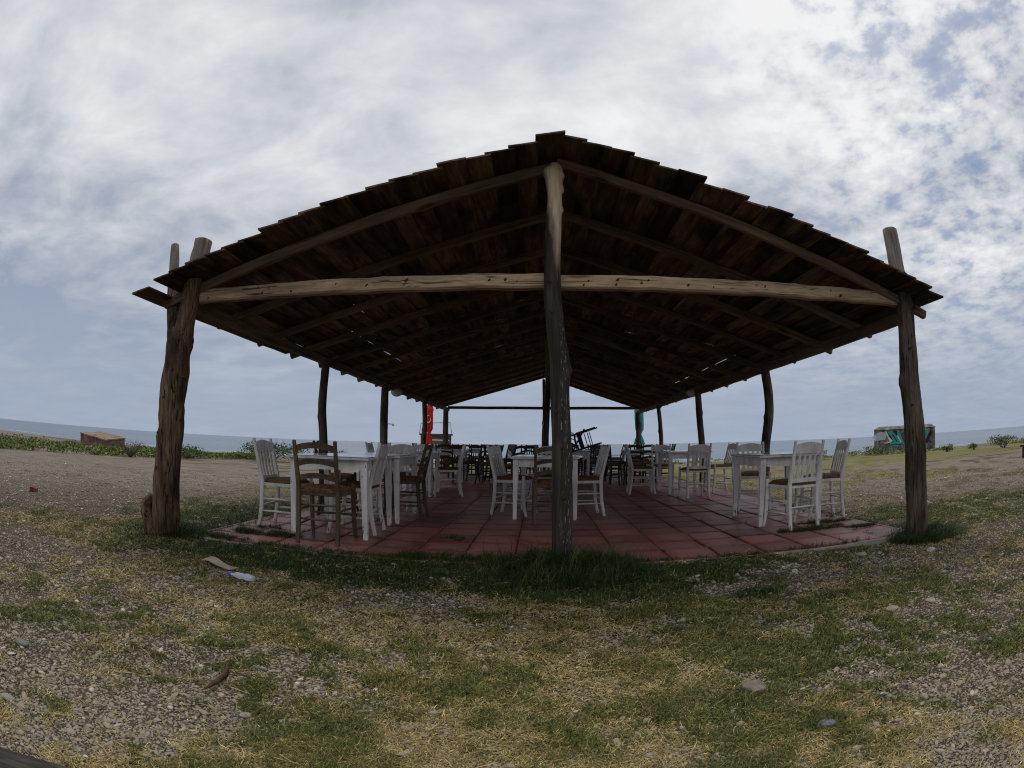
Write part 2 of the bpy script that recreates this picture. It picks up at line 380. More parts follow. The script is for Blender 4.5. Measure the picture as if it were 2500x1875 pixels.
def straw_f(x, y):
    n = fbm(x, y, 1.1, 4, 21.0); n2 = fbm(x, y, 3.4, 3, 31.0)
    s = .34+.24*sstep(-4.5, -2.8, x)*(1-sstep(3.4, 5.2, x))*(1-sstep(-.2, .6, y))+0*np.asarray(x, float)
    s = np.maximum(s, .85*blob(x, y, -2.6, -1.0, 1.3, .55)); s = np.maximum(s, .9*blob(x, y, -4.4, -.55, 1.5, .6))
    s = np.maximum(s, .75*blob(x, y, -.6, -1.7, 1.7, 1.0)); s = np.maximum(s, .75*blob(x, y, 3.3, -1.0, 1.3, .6))
    s = np.maximum(s, .75*blob(x, y, .3, -3.0, 1.9, .9)); s = np.maximum(s, .6*blob(x, y, 5, -.3, 2, .8))
    s = s-.5*blob(x, y, 1.3, -2.25, .6, .3)-.42*blob(x, y, -2.0, -2.6, 1.1, .8)-.5*blob(x, y, 1.9, -2.4, .9, .9)-.3*blob(x, y, -4.2, -1.6, 1.2, .5)-.55*blob(x, y, 1.5, -.75, .9, .22)
    s = s-.6*sstep(-5.2, -7, x)*(1-sstep(6, 11, y))
    return np.clip(s+(n-.5)*1.1+(n2-.5)*1.1+(fbm(x, y, 10.0, 2, 6.0)-.5)*.9, 0, 1)
def ground_z(x, y):
    x = np.asarray(x, float); y = np.asarray(y, float)
    z = -.055+(fbm(x, y, .9, 3, 2.0)-.5)*.05+(fbm(x, y, 5.0, 2, 12.0)-.5)*.016
    edge = 23.5+2.0*(fbm(x, y*0, .12, 2, 40.0)-.5)-.002*x*x*0
    t = sstep(0, 10, y-edge); z = z-.72*t-.42*sstep(8, 34, y-edge)-1.6*sstep(36, 90, y-edge)
    z = np.maximum(z, -.018-.05*(1-blob(x, y, -.5, .0, 3.6, .8))+.012*fbm(x, y, 6, 2, 3.0))*blob(x, y, -.3, .0, 4.2, .9)+z*(1-blob(x, y, -.3, .0, 4.2, .9))
    z = np.where(in_patio(x, y, -.01), np.minimum(z, -.065), z)
    return z

# ------------------------------------------------------------------ the setting: ground, sea
def spaced(parts):
    out = [parts[0][0]]
    for a, b, st in parts: out += list(np.linspace(a, b, max(1, int(round((b-a)/st)))+1)[1:])
    return np.array(out)
gx = spaced([(-3000, -400, 650), (-400, -60, 30), (-60, -16, 2), (-16, -6, .4), (-6, 6, .07), (6, 16, .4), (16, 60, 2), (60, 400, 30), (400, 3000, 650)])
gy = spaced([(-3000, -100, 500), (-100, -8, 8), (-8, -4, .3), (-4, 3, .07), (3, 20, .4), (20, 70, 1.0), (70, 160, 10)])
GX, GY = np.meshgrid(gx, gy, indexing='ij'); GZ = ground_z(GX, GY)
nx_, ny_ = GX.shape
V = np.stack([GX.ravel(), GY.ravel(), GZ.ravel()], 1)
ii = (np.arange(nx_-1)[:, None]*ny_+np.arange(ny_-1)[None, :]).ravel()
F = np.stack([ii, ii+ny_, ii+ny_+1, ii+1], 1)
gme = bpy.data.meshes.new('ground'); gme.vertices.add(len(V)); gme.vertices.foreach_set('co', V.ravel())
gme.loops.add(F.size); gme.loops.foreach_set('vertex_index', F.ravel())
gme.polygons.add(len(F)); gme.polygons.foreach_set('loop_start', np.arange(0, F.size, 4)); gme.polygons.foreach_set('loop_total', np.full(len(F), 4))
gme.polygons.foreach_set('use_smooth', np.ones(len(F), bool)); gme.update(calc_edges=True)
for nm, vals in (('veg', green_f(V[:, 0], V[:, 1])), ('straw', straw_f(V[:, 0], V[:, 1])), ('sand', sstep(24, 30, V[:, 1])), ('cam_dist', sstep(6.5, 13, np.hypot(V[:, 0]+.14, V[:, 1]+4.2)))):
    a = gme.attributes.new(nm, 'FLOAT', 'POINT'); a.data.foreach_set('value', vals.astype(np.float32))
def ground_mat():
    m, t, p = mat('gravel_ground', .92, .15)
    g = t.add('ShaderNodeNewGeometry'); pos = g.outputs['Position']
    A = lambda n: t.add('ShaderNodeAttribute', attribute_name=n).outputs['Fac']
    wv = t.vmath('ADD', pos, t.vmath('SCALE', t.comb(t.noise(pos, 9, 3), t.noise(t.mapping(pos, (1, 1, 1), (5, 5, 5)), 9, 3), 0.0), .05))
    flat = t.mapping(wv, (1, 1, .2))
    v1 = t.voronoi(flat, 46); v2 = t.voronoi(flat, 95); v3 = t.voronoi(flat, 14)
    c1 = t.ramp(t.sep(v1.outputs['Color'])[0], [(.05, (.06, .055, .05)), (.3, (.125, .112, .095)), (.55, (.19, .168, .138)), (.8, (.24, .20, .155)), (.97, (.32, .295, .255))])
    c2 = t.ramp(t.sep(v2.outputs['Color'])[1], [(.1, (.08, .072, .062)), (.6, (.17, .148, .12)), (.95, (.25, .22, .18))])
    c = t.mix(t.ramp(t.noise(pos, 7, 3), [(.4, 0.0), (.6, 1.0)]), c1, c2)
    gapd = t.ramp(v1.outputs['Distance'], [(.25, 1.0), (.62, .30)]); c = t.mix(1.0, c, gapd, 'MULTIPLY')
    far = t.noise(t.mapping(pos, (.6, 1.4, 1)), 1.3, 6, .6); mid_ = t.noise(t.mapping(pos, (.5, 1.6, 1)), 6.0, 5, .65)
    c = t.mix(.4, c, t.ramp(far, [(.32, (.19, .16, .132)), (.5, (.285, .245, .202)), (.7, (.34, .295, .245))]))
    c = t.mix(1.0, c, t.ramp(mid_, [(.3, .7), (.55, 1.08), (.72, 1.3)]), 'MULTIPLY')
    c = t.mix(A('cam_dist'), t.mix(1.0, c, (.42, .39, .36, 1), 'MULTIPLY'), c)                # ground colour darkened near the camera, beneath the loose stones
    fine = t.noise(pos, 60, 4, .7); blade = t.noise(t.mapping(pos, (1, 2.2, 1), (0, 0, 0), (0, 0, .6)), 34, 5, .7)
    strawc = t.ramp(blade, [(.36, (.016, .012, .008)), (.54, (.06, .044, .022)), (.70, (.20, .15, .07))])
    grassc = t.ramp(blade, [(.36, (.006, .009, .003)), (.54, (.02, .032, .009)), (.72, (.075, .095, .028))])
    yg = t.noise(pos, .55, 4, .6); yellow = t.ramp(blade, [(.3, (.075, .075, .02)), (.55, (.185, .175, .05)), (.72, (.26, .235, .085))])
    sx, sy, sz = t.sep(pos); fy = t.math('MULTIPLY', t.smooth(sy, 2.5, 6.0), t.ramp(yg, [(.3, .55), (.6, 1.0)]))
    grassc = t.mix(fy, grassc, yellow)
    sf = t.ramp(t.math('ADD', A('straw'), t.math('MULTIPLY', t.math('SUBTRACT', blade, .5), .6)), [(.42, 0.0), (.68, .85)])
    vf = t.ramp(t.math('ADD', A('veg'), t.math('MULTIPLY', t.math('SUBTRACT', blade, .5), .6)), [(.30, 0.0), (.58, .95)])
    c = t.mix(sf, c, strawc); c = t.mix(vf, c, grassc)
    sandc = t.ramp(t.noise(pos, .8, 5, .6), [(.3, (.27, .225, .18)), (.7, (.36, .31, .255))])
    c = t.mix(A('sand'), c, sandc)
    t.put(p.inputs['Base Color'], c)
    h = t.math('ADD', t.math('MULTIPLY', t.math('SUBTRACT', 1.0, v1.outputs['Distance']), .8), t.math('ADD', t.math('MULTIPLY', fine, .5), blade))
    bump(t, p, h, .9, .014)
    return m
gme.materials.append(ground_mat())
tag(link('ground', gme), 'flat gravel and patchy grass ground running to the beach', 'ground', kind='structure')

def sea_mat():
    m, t, p = mat('sea_water', .22, .5)
    g = t.add('ShaderNodeNewGeometry'); pos = g.outputs['Position']
    n = t.noise(t.mapping(pos, (.25, .8, 1)), .8, 6, .62, .3); band = t.noise(t.mapping(pos, (.002, .012, 1)), 1.0, 5, .55)
    sx, sy, sz = t.sep(pos)
    c = t.mix(t.ramp(band, [(.35, 0.0), (.65, 1.0)]), (.035, .07, .115, 1), (.055, .10, .145, 1))
    t.put(p.inputs['Base Color'], c); bump(t, p, n, .34, .5)
    t.put(p.inputs['Roughness'], t.ramp(band, [(.3, .20), (.7, .32)]))
    return m
sb = MB(); N = 24
xs = np.concatenate([np.linspace(-30000, -300, 8), np.linspace(-200, 200, 9), np.linspace(300, 30000, 8)]); ys = [50, 70, 100, 160, 300, 800, 2500, 9000, 40000]
for x in xs:
    for y in ys: sb.v.append((float(x), float(y), -1.1))
for i in range(len(xs)-1):
    for j in range(len(ys)-1): sb.face([i*len(ys)+j, (i+1)*len(ys)+j, (i+1)*len(ys)+j+1, i*len(ys)+j+1])
tag(sb.build('sea', sea_mat()), 'calm grey blue sea out to the horizon', 'sea', kind='structure')
sf_ = MB(); xx = np.linspace(-260, 260, 261)                       # thin wash line on the shore
def shore_y(x): return 61.0+2.0*math.sin(x*.05)+1.1*math.sin(x*.17+1)
rr = [[(x, shore_y(x)-.4-.25*math.sin(x*.9), -1.085), (x, shore_y(x)+.5, -1.085)] for x in xx]
sf_.rings(rr, closed=False, caps=False)
tag(sf_.build('surf', simple('sea_foam', (.6, .62, .62), .6)), 'thin pale line of foam where the sea meets the sand', 'surf', kind='stuff')

# ------------------------------------------------------------------ patio
patio = empty('patio', label='red square tiled patio under the timber pavilion', cat='patio', kind='structure')
b = MB(); b.box((PX0-.02, PY0-.005, -.16), (PX1+.02, PY1+.02, -.018)); b.build('bed', M_grout, patio)
def tile_mesh(k):
    q = MB(); h = TP/2-.006; c = .012; n = 4
    zt = [random.uniform(-.003, .003) for _ in range(4)]
    lo = [(-h, -h, -.05), (h, -h, -.05), (h, h, -.05), (-h, h, -.05)]
    m1 = [(-h, -h, -.006+zt[0]), (h, -h, -.006+zt[1]), (h, h, -.006+zt[2]), (-h, h, -.006+zt[3])]
    g = h-c; m2 = [(-g, -g, zt[0]), (g, -g, zt[1]), (g, g, zt[2]), (-g, g, zt[3])]
    q.rings([lo, m1, m2]); return q
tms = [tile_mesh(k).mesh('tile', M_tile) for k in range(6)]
rest = MB()
for j in range(NY):
    for i in range(NX):
        cx, cy_ = PX0+TP*(i+.5), PY0+TP*(j+.5)
        dz_ = random.gauss(0, .0025)
        rotx, roty = random.gauss(0, .006), random.gauss(0, .006)
        if j < 2 and i in (0, 15): dz_ -= .012; roty += .03*(1 if i == 15 else -1)
        if j < 13:
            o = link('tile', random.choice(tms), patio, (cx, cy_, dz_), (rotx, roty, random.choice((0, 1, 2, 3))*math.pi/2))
        else:
            q = tile_mesh(0); bse = len(rest.v)
            rest.v += [(x+cx, y+cy_, z+dz_) for x, y, z in q.v]
            for f in q.f: rest.face([bse+k for k in f])
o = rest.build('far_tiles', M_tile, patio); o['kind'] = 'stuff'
b = MB(); xx = np.linspace(PX0-.03, PX1+.05, 30)
b.rings([[(x, PY0-.034+.006*math.sin(x*5), -.14), (x, PY0-.008, -.14), (x, PY0-.008, -.010+.004*math.sin(x*7)), (x, PY0-.034+.006*math.sin(x*5), -.016+.004*math.sin(x*7))] for x in xx])
b.build('edging', M_edging, patio)
b = MB(); yy = np.linspace(PY0-.03, PY1, 40)
for xe in (PX0-.045, PX1+.022):
    b.rings([[(xe, y, -.14), (xe+.024, y, -.14), (xe+.024, y, -.012), (xe, y, -.014)] for y in yy])
b.build('edging', M_edging, patio)

# ------------------------------------------------------------------ pavilion
pav = empty('pavilion', label='open timber pavilion with board gable roof over the tables', cat='pavilion')
def catmull(pts, n):
    pts = [np.array(p, float) for p in pts]; P = [2*pts[0]-pts[1]]+pts+[2*pts[-1]-pts[-2]]; out = []
    segs = len(pts)-1
    for k in range(n+1):
        u = k/n*segs; i = min(int(u), segs-1); t = u-i; a, b_, c, d_ = P[i:i+4]
        out.append(.5*((2*b_)+(-a+c)*t+(2*a-5*b_+4*c-d_)*t*t+(-a+3*b_-3*c+d_)*t**3))
    return out
def trunk(mb, path, rads, rings=44, n=18, lump=.07, knots=(), seed=0, square=0):
    c = catmull([list(p)+[r] for p, r in zip(path, rads)], rings); rg = []
    for k, q in enumerate(c):
        p = Vector(q[:3]); r = q[3]; t = Vector(c[min(k+1, rings)][:3])-Vector(c[max(k-1, 0)][:3]); t.normalize()
        u = Vector((1, 0, 0)); u = (u-t*u.dot(t)).normalized(); v = t.cross(u); ring = []
        for j in range(n):
            a = 2*math.pi*j/n
            rr_ = r*(1+lump*2*(float(vnoise(math.cos(a)*1.6+seed*7+20, math.sin(a)*1.6+k*.16+30))-.5)+lump*.9*(float(vnoise(a*3+seed, k*.5+50))-.5)+.055*(float(vnoise(math.cos(a)*5+seed*3+9, math.sin(a)*5+k*.045+70))-.5))
            if square: rr_ *= 1+square*(max(abs(math.cos(a)), abs(math.sin(a)))**-1-1)
            for (kz, ka, kr, kh) in knots:
                da = (a-ka+math.pi) % (2*math.pi)-math.pi
                rr_ += kh*math.exp(-((p.z-kz)/kr)**2-(da/.45)**2)
            ring.append(p+u*math.cos(a)*rr_+v*math.sin(a)*rr_)
        rg.append(ring)
    # domed end
    top = rg[-1]; cen = sum(top, Vector())/n
    rg.append([cen+(q-cen)*.82+Vector((0, 0, .012)) for q in top])
    mb.rings(rg); return mb
# centre posts
mb = MB()
trunk(mb, [(.05, 0, -.15), (.044, 0, .4), (.038, 0, .89), (.022, 0, 1.3), (.022, 0, 1.55), (-.005, 0, 1.8), (-.03, 0, 2.1), (-.03, 0, 2.4), (-.012, 0, 2.7), (0, 0, 2.95), (.0, 0, 3.15), (.02, 0, 3.25)],
      [.076, .076, .073, .072, .073, .070, .067, .064, .061, .062, .072, .05], 70, 32, .085,
      [(2.2, -1.9, .05, .010), (1.5, .2, .035, .022), (1.47, -.6, .04, .015), (.95, -1.2, .05, .012), (.80, -.1, .04, .02), (3.02, .15, .03, .022), (3.17, 3.4, .04, .03), (3.14, -.3, .04, .02), (2.83, 0.1, .03, .018)], 1)
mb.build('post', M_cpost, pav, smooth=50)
for yk, sd_, zt in ((7.75, 2, 3.22), (15.5, 3, 3.22)):
    mb = MB(); trunk(mb, [(.05, yk, -.1), (.02, yk, 1.0), (.05, yk, 2.0), (.03, yk, zt)], [.062, .058, .055, .05], 26, 12, .06, (), sd_)
    mb.build('post', M_post, pav, smooth=50)
# right corner post
mb = MB()
trunk(mb, [(3.455, 0, -.15), (3.44, 0, .15), (3.40, 0, .65), (3.36, 0, 1.1), (3.335, 0, 1.4), (3.345, 0, 1.8), (3.36, 0, 2.2), (3.335, 0, 2.5), (3.325, 0, 2.91)],
      [.115, .112, .113, .106, .10, .094, .087, .079, .078], 60, 28, .10, [(1.42, 2.9, .05, .03), (.72, .1, .06, .025), (1.75, -1.7, .05, .012), (.95, -1.5, .06, .012), (2.62, 3.2, .05, .012)], 5)
mb.build('post', M_post, pav, smooth=50)
# forked left corner post
mb = MB()
trunk(mb, [(-3.60, .02, -.15), (-3.58, .02, .2), (-3.535, .02, .6), (-3.505, .02, 1.0), (-3.488, .02, 1.3), (-3.465, .02, 1.6), (-3.46, .02, 1.80), (-3.45, .02, 1.9)],
      [.142, .14, .134, .132, .138, .130, .135, .115], 60, 32, .11, [(.9, -2.2, .06, .02), (1.3, -1.4, .06, .012), (1.05, 3.0, .08, .02), (1.5, .2, .08, .02)], 8)
trunk(mb, [(-3.44, .0, 1.45), (-3.415, .0, 1.7), (-3.375, -.01, 2.0), (-3.345, -.01, 2.25), (-3.325, -.01, 2.45), (-3.30, 0, 2.76)],
      [.10, .105, .095, .085, .085, .088], 40, 22, .13, [(1.9, -1.2, .07, .025)], 9)
trunk(mb, [(-3.53, .08, 1.5), (-3.57, .09, 1.75), (-3.62, .1, 2.0), (-3.67, .1, 2.25), (-3.715, .1, 2.5), (-3.765, .1, 2.80)],
      [.09, .085, .078, .07, .055, .048], 40, 18, .12, (), 10)
lp = mb.build('post', M_postL, pav, smooth=50); lp['label'] = 'forked brown tree trunk post'
mb = MB(); trunk(mb, [(-3.66, -.05, -.1), (-3.74, -.06, .1), (-3.775, -.06, .24), (-3.72, -.06, .33)], [.085, .07, .06, .035], 16, 14, .45, (), 12)
mb.build('burl', M_postL, lp, smooth=50)
# side posts
sideposts = [(-3.44, 3.86, [0, .02, -.02, .01], .068), (-3.44, 7.42, [0, 0, -.01, 0], .085), (-3.42, 11.6, [0, -.03, .02, 0], .075), (-3.44, 15.5, [0, 0, .0, 0], .10),
             (3.42, 3.9, [0.01, -.03, .05, 0], .075), (3.46, 7.78, [.06, .04, -.02, -.05], .075), (3.38, 11.66, [-.02, .03, -.0, -.06], .062), (3.42, 15.5, [.02, 0, 0, -.02], .09)]
for k, (px, py, wob, r) in enumerate(sideposts):
    mb = MB(); trunk(mb, [(px+wob[0], py, -.15), (px+wob[1], py, .75), (px+wob[2], py, 1.45), (px+wob[3], py, 2.03 if px > 0 else 2.12)], [r*1.08, r, r, r*.92], 34, 14, .08,
                     [(1.3, 3.1, .05, .02), (.5, .3, .06, .012)] if k % 2 == 0 else [(1.6, -.4, .05, .015)], 20+k)
    mb.build('post', M_post, pav, smooth=50)
# roof planes
XR, ZR, Y0, Y1 = .045, 3.33, -.36, 15.95
SL = {1: .335, -1: .297}; XE = {1: 3.62, -1: -3.70}
RAF = [0.02+1.068*i for i in range(15)]
def bar(name, a, c, wy, hz, m, parent, seg=10, jit=.004, sidev=(0, 1, 0)):
    """hewn bar from a to c in its own frame: long axis local X"""
    a, c = Vector(a), Vector(c); L = (c-a).length; X = (c-a).normalized(); Yv = Vector(sidev); Yv = (Yv-X*Yv.dot(X)).normalized(); Z = X.cross(Yv)
    q = MB(); rg = []
    for i in range(seg+1):
        x = L*i/seg; jy, jz = random.uniform(-jit, jit), random.uniform(-jit, jit); cc = min(wy, hz)*.16
        rg.append([(x, jy+u, jz+v) for u, v in ((-wy/2+cc, -hz/2), (wy/2-cc, -hz/2), (wy/2, -hz/2+cc), (wy/2, hz/2-cc), (wy/2-cc, hz/2), (-wy/2+cc, hz/2), (-wy/2, hz/2-cc), (-wy/2, -hz/2+cc))])
    q.rings(rg); o = q.build(name, m, parent)
    o.matrix_local = Matrix.Translation(a) @ Matrix((X, Yv, Z)).transposed().to_4x4()
    return o
for k, yv in enumerate(RAF):
    for s in (1, -1):
        yr = yv+(.035 if s < 0 else -.035)*.6; hz = .085+random.uniform(-.006, .01)
        x0 = XR-.02*s; x1 = XE[s]+.03*s+random.uniform(-.03, .03)
        zf = lambda x: ZR-SL[s]*abs(x-XR)-hz/2-.004
        bar('rafter', (x0, yr, zf(x0)), (x1, yr+random.uniform(-.02, .02), zf(x1)), .065+random.uniform(-.006, .008), hz, M_rafter, pav, 12, .004)
# eave beams in lengths, ridge beam, tie beams
EZ = {1: 2.062, -1: 2.152}
for s in (1, -1):
    ys_ = [.14, 4.0, 7.6, 11.7, 15.75]
    for k in range(4):
        o = bar('eave_beam', (s*3.41, ys_[k]+.004, EZ[s]), (s*3.41+random.uniform(-.02, .02), ys_[k+1]-.004, EZ[s]+random.uniform(-.005, .005)), .10, .115, M_rafter, pav, 10, .005, (1, 0, 0))
bar('tie_beam', (-3.30, .08, 2.220), (-.03, .115, 2.232), .105, .122, M_beam, pav, 26, .005)
bar('tie_beam', (.0, .118, 2.228), (3.42, .05, 2.205), .10, .118, M_beam, pav, 26, .006)
bar('tie_beam', (-3.36, 15.42, 2.215), (3.36, 15.42, 2.205), .08, .10, M_eave, pav, 10, .004)
# roof boards: lapped, running along the roof
EXP = .198
def board_mesh(L, wd, k):
    q = MB(); n = 9; rg = []; rs = np.random.default_rng(k)
    for i in range(n+1):
        y = -L/2+L*i/n; e0, e1 = rs.normal(0, .004, 2); zz_ = rs.normal(0, .0016); cup = rs.normal(0, .003)
        rg.append([(-wd/2+e0, y, zz_-.008), (0, y, zz_-.008+cup), (wd/2+e1, y, zz_-.008), (wd/2+e1, y, zz_+.008), (0, y, zz_+.008+cup), (-wd/2+e0, y, zz_+.008)])
    q.rings(rg); return q.mesh('roof_board', M_board)
cuts = [Y0, RAF[4], RAF[7], RAF[11], Y1]
bank = {}
for s in (1, -1):
    X = Vector((s, 0, -SL[s])).normalized(); Nn = Vector((s*SL[s], 0, 1)).normalized()
    slope_len = abs(XE[s]-XR)*math.sqrt(1+SL[s]**2); nb = int(round((slope_len+.05)/EXP))
    for i in range(nb):
        jc = [Y0+random.uniform(-.045, .03)]+[c+random.choice((0, 0, 1.068, -1.068))+random.uniform(-.01, .01) for c in cuts[1:-1]]+[Y1+random.uniform(-.03, .03)]
        for k in range(4):
            ya, yb = jc[k]-.004, jc[k+1]+.004; L = yb-ya; key = (round(L, 1), random.randrange(3))
            wd = EXP+.04
            if key not in bank: bank[key] = board_mesh(L, wd, len(bank))
            o = link('roof_board', bank[key], pav)
            mid_d = EXP*(i+.5)+random.uniform(-.006, .006); tilt = math.atan2(.023, EXP)+random.uniform(-.016, .016)
            drop = 0
            if random.random() < .012: mid_d += .028
            if s < 0 and i == nb-1 and k == 0: mid_d += .075; drop = -.035
            Xt = X*math.cos(tilt)+Nn*math.sin(tilt); Nt = Nn*math.cos(tilt)-X*math.sin(tilt)
            if s < 0 and i == 0: mid_d -= .02
            p0 = Vector((XR, 0, ZR))+X*mid_d+Nn*(.030+drop+random.uniform(-.002, .003)+.0015*(k % 2)); p0.y = (ya+yb)/2
            o.matrix_local = Matrix.Translation(p0) @ Matrix((Xt, Vector((0, 1, 0)) if s > 0 else Vector((0, 1, 0)), Nt)).transposed().to_4x4() @ Matrix.Diagonal((1, L/key[0] if key[0] else 1, 1, 1))
# knots in the beams and posts
M_knot = simple('dark_knot_wood', (.055, .032, .019), .85, .6, 40, b=.004)
def knot(parent, loc, r, nrm):
    q = MB(); nrm = Vector(nrm).normalized(); u = nrm.orthogonal().normalized(); v = nrm.cross(u); rg = []
    ax, ay = random.uniform(.8, 1.5), random.uniform(.6, .9); ph = random.uniform(0, 6)
    for k, (rr_, h) in enumerate(((1.0, -.004), (.85, .003), (.5, .005), (.18, .002))):
        rg.append([Vector(loc)+(u*math.cos(a)*ax+v*math.sin(a)*ay)*r*rr_*(1+.18*math.sin(3*a+ph))+nrm*h for a in [2*math.pi*j/12 for j in range(12)]])
    q.rings(rg); return q.build('knot', M_knot, parent, 60)
random.seed(31)
for bm_ in [o for o in pav.children if o.name.startswith('tie_beam')][:2]:
    for _ in range(13):
        me = bm_.data; L = max(v.co.x for v in me.vertices)
        cand = bm_.matrix_local.to_3x3() @ Vector((0, -1, 0)); side = -1 if cand.y < 0 else 1
        k0 = knot(bm_, (random.uniform(.1, L-.1), side*.0515, random.uniform(-.038, .03)), random.uniform(.007, .017), (0, side, 0))
posts_ = [o for o in pav.children if o.name.startswith('post')]
for px, rad, zs, o in ((.03, .07, (2.2, 1.9, 1.2, .9, .55), posts_[0]), (3.36, .095, (2.05, 1.75, 1.2, .8, .45), posts_[3]), (-3.50, .13, (1.2, .95, .6, 1.55), posts_[4])):
    for z in zs:
        m_ = [v.co for v in o.data.vertices if abs(v.co.z-z) < .06 and v.co.y < .02]
        if not m_: continue
        c_ = min(m_, key=lambda c: c.y-.35*abs(c.x-px)*random.choice((-1, 1)))
        nn = Vector((c_.x-px, c_.y, 0)); knot(o, c_, random.uniform(.014, .024), nn if nn.length > .01 else (0, -1, 0))
# lamps, cables
def eave_lamp(loc, rz, label):
    t = empty('eave_lamp', loc, rz, label, 'lamp', 'oval lamps under the eaves')
    q = MB(); q.rings([[(math.cos(a)*.13*k, y, math.sin(a)*.10*k) for a in [2*math.pi*j/16 for j in range(16)]] for y, k in ((0, .85), (-.02, 1), (-.035, 1), (-.04, .9))]); q.build('base', M_lampbody, t, 40)
    q = MB(); q.rings([[(math.cos(a)*.115*k, y, math.sin(a)*.085*k) for a in [2*math.pi*j/16 for j in range(16)]] for y, k in ((-.04, 1), (-.07, .95), (-.10, .75), (-.115, .4))]); q.build('glass', M_lampglass, t, 60)
    return t
eave_lamp((-3.33, 8.0, 2.06), R(20), 'oval glass lamp fixed under the left eave')
eave_lamp((3.33, 8.0, 2.06), R(-20), 'oval glass lamp fixed under the right eave')
q = MB(); q.tube([(3.33, -.08, 2.36), (3.40, -.10, 2.33), (3.47, -.09, 2.25), (3.46, -.06, 2.14), (3.42, -.1, 2.10)], .008, 6)
q.tube([(3.26, -.11, 2.40), (3.32, -.13, 2.44), (3.42, -.11, 2.40), (3.50, -.06, 2.36)], .006, 6)
q.build('cable', M_plastic, pav)
q = MB(); pts = [(-.045, 7.72, 2.5), (-.05, 7.70, 2.0), (-.06, 7.70, 1.72), (-.03, 7.70, 1.5), (-.02, 7.70, 1.1)]; q.tube(pts, .008, 6); q.build('cable', M_plastic, pav)
q = MB(); q.box((-.03, 15.40, 1.62), (.05, 15.438, 1.76)); q.build('socket_box', M_box, pav)
q = MB(); q.box((-.075, .03, 1.93), (-.052, .07, 2.03)); q.build('socket_box', M_box, pav)

# ------------------------------------------------------------------ furniture
def rake(z): return -.19-.105*max(0, (z-.48))/.44
def arch_slat(z0, h, bow, ah, half, th=.016, n=8, low_arch=0):
    q = MB(); rg = []
    for i in range(n+1):
        u = -1+2*i/n; x = half*u; yb = -bow*(1-u*u); zt = z0+h+ah*(1-u*u); zb = z0+low_arch*(1-u*u)
        rg.append([(x, rake(zb)+yb-th/2, zb), (x, rake(zb)+yb+th/2, zb), (x, rake(zt)+yb+th/2, zt), (x, rake(zt)+yb-th/2, zt)])
    return q.rings(rg)
def seat_mesh():
    q = MB(); n = 12; W0, W1, Dp = .185, .215, .205; rg = []
    for j in range(n+1):
        v = -1+2*j/n; row = []
        for i in range(n+1):
            u = -1+2*i/n; hw = W0+(W1-W0)*(v+1)/2
            e = max(abs(u), abs(v)); z = .508+.012*(1-e**6)-.012*math.exp(-((abs(u)-abs(v))/.12)**2)*(1-e*.3) - (.022*max(0, e-.82)/.18)
            row.append((u*hw, v*Dp, z))
        rg.append(row)
    b0 = len(q.v)
    for r_ in rg: q.v += r_
    for j in range(n):
        for i in range(n): q.face([j*(n+1)+i, j*(n+1)+i+1, (j+1)*(n+1)+i+1, (j+1)*(n+1)+i])
    per = [(j, i) for j, i in [(0, i) for i in range(n)]+[(j, n) for j in range(n)]+[(n, n-i) for i in range(n)]+[(n-j, 0) for j in range(n)]]
    low = []
    for j, i in per:
        x, y, z = rg[j][i]; low.append((x*.985, y*.985, .466))
    b1 = len(q.v); q.v += low; L = len(per)
    for k in range(L):
        a, c = per[k], per[(k+1) % L]; q.face([a[0]*(n+1)+a[1], c[0]*(n+1)+c[1], b1+(k+1) % L, b1+k])
    q.face([b1+k for k in range(L)])
    return q.mesh('seat', M_rush, 60)
SEAT = seat_mesh()
def make_chair(kind, mt, name):
    t = empty(name)
    link('seat', SEAT, t)
    for s in (-1, 1):
        q = MB(); q.sweep([(s*.195, -.245, 0), (s*.193, -.205, .20), (s*.19, -.19, .48), (s*.192, rake(.7), .70), (s*.197, rake(.92)-.006, .925)],
                          [(.036, .036), (.038, .042), (.040, .044), (.036, .038), (.030, .030)]); q.build('rear_leg', mt, t)
        q = MB(); q.sweep([(s*.222, .245, 0), (s*.217, .213, .14), (s*.215, .205, .30), (s*.215, .205, .515), (s*.215, .205, .528)],
                          [(.030, .030), (.036, .036), (.040, .040), (.040, .040), (.026, .026)]); q.build('front_leg', mt, t)
        q = MB(); q.sweep([(s*.200, -.17, .452), (s*.213, .187, .452)], (.036, .02), (0, 0, 1)); q.build('seat_rail', mt, t)
        for z in (.17, .30):
            q = MB(); q.tube([(s*.195, -.19, z), (s*.205, 0, z+.002), (s*.215, .20, z)], [.009, .012, .009], 8); q.build('rung', mt, t, True)
    for y, w_ in ((.205, .196), (-.185, .172)):
        q = MB(); q.sweep([(-w_, y, .452), (w_, y, .452)], (.036, .02), (0, 0, 1)); q.build('seat_rail', mt, t)
    for y, w_, z in ((.205, .198, .235), (-.196, .176, .22), (-.19, .174, .35)) if kind == 'ladder' else ((.205, .198, .235), (-.196, .176, .235)):
        q = MB(); q.tube([(-w_, y, z), (0, y, z), (w_, y, z)], [.009, .012, .009], 8); q.build('rung', mt, t, True)
    if kind == 'slat':
        q = arch_slat(.795, .085, .012, .032, .178, .02); q.build('crest_rail', mt, t)
        q = MB(); q.sweep([(-.173, rake(.51)+.0, .517), (.173, rake(.51), .517)], (.05, .02), (0, 0, 1)); q.build('lower_rail', mt, t)
        for x in (-.108, -.036, .036, .108):
            q = MB(); q.sweep([(x, rake(.535), .54), (x*1.02, rake(.8)-.004, .802)], (.034, .012)); q.build('slat', mt, t)
    else:
        for z, h in ((.83, .055), (.695, .05), (.565, .05)):
            q = arch_slat(z, h, .022, .028, .178, .016, 8, .03); q.build('ladder_slat', mt, t)
    return t
PROTO = {}
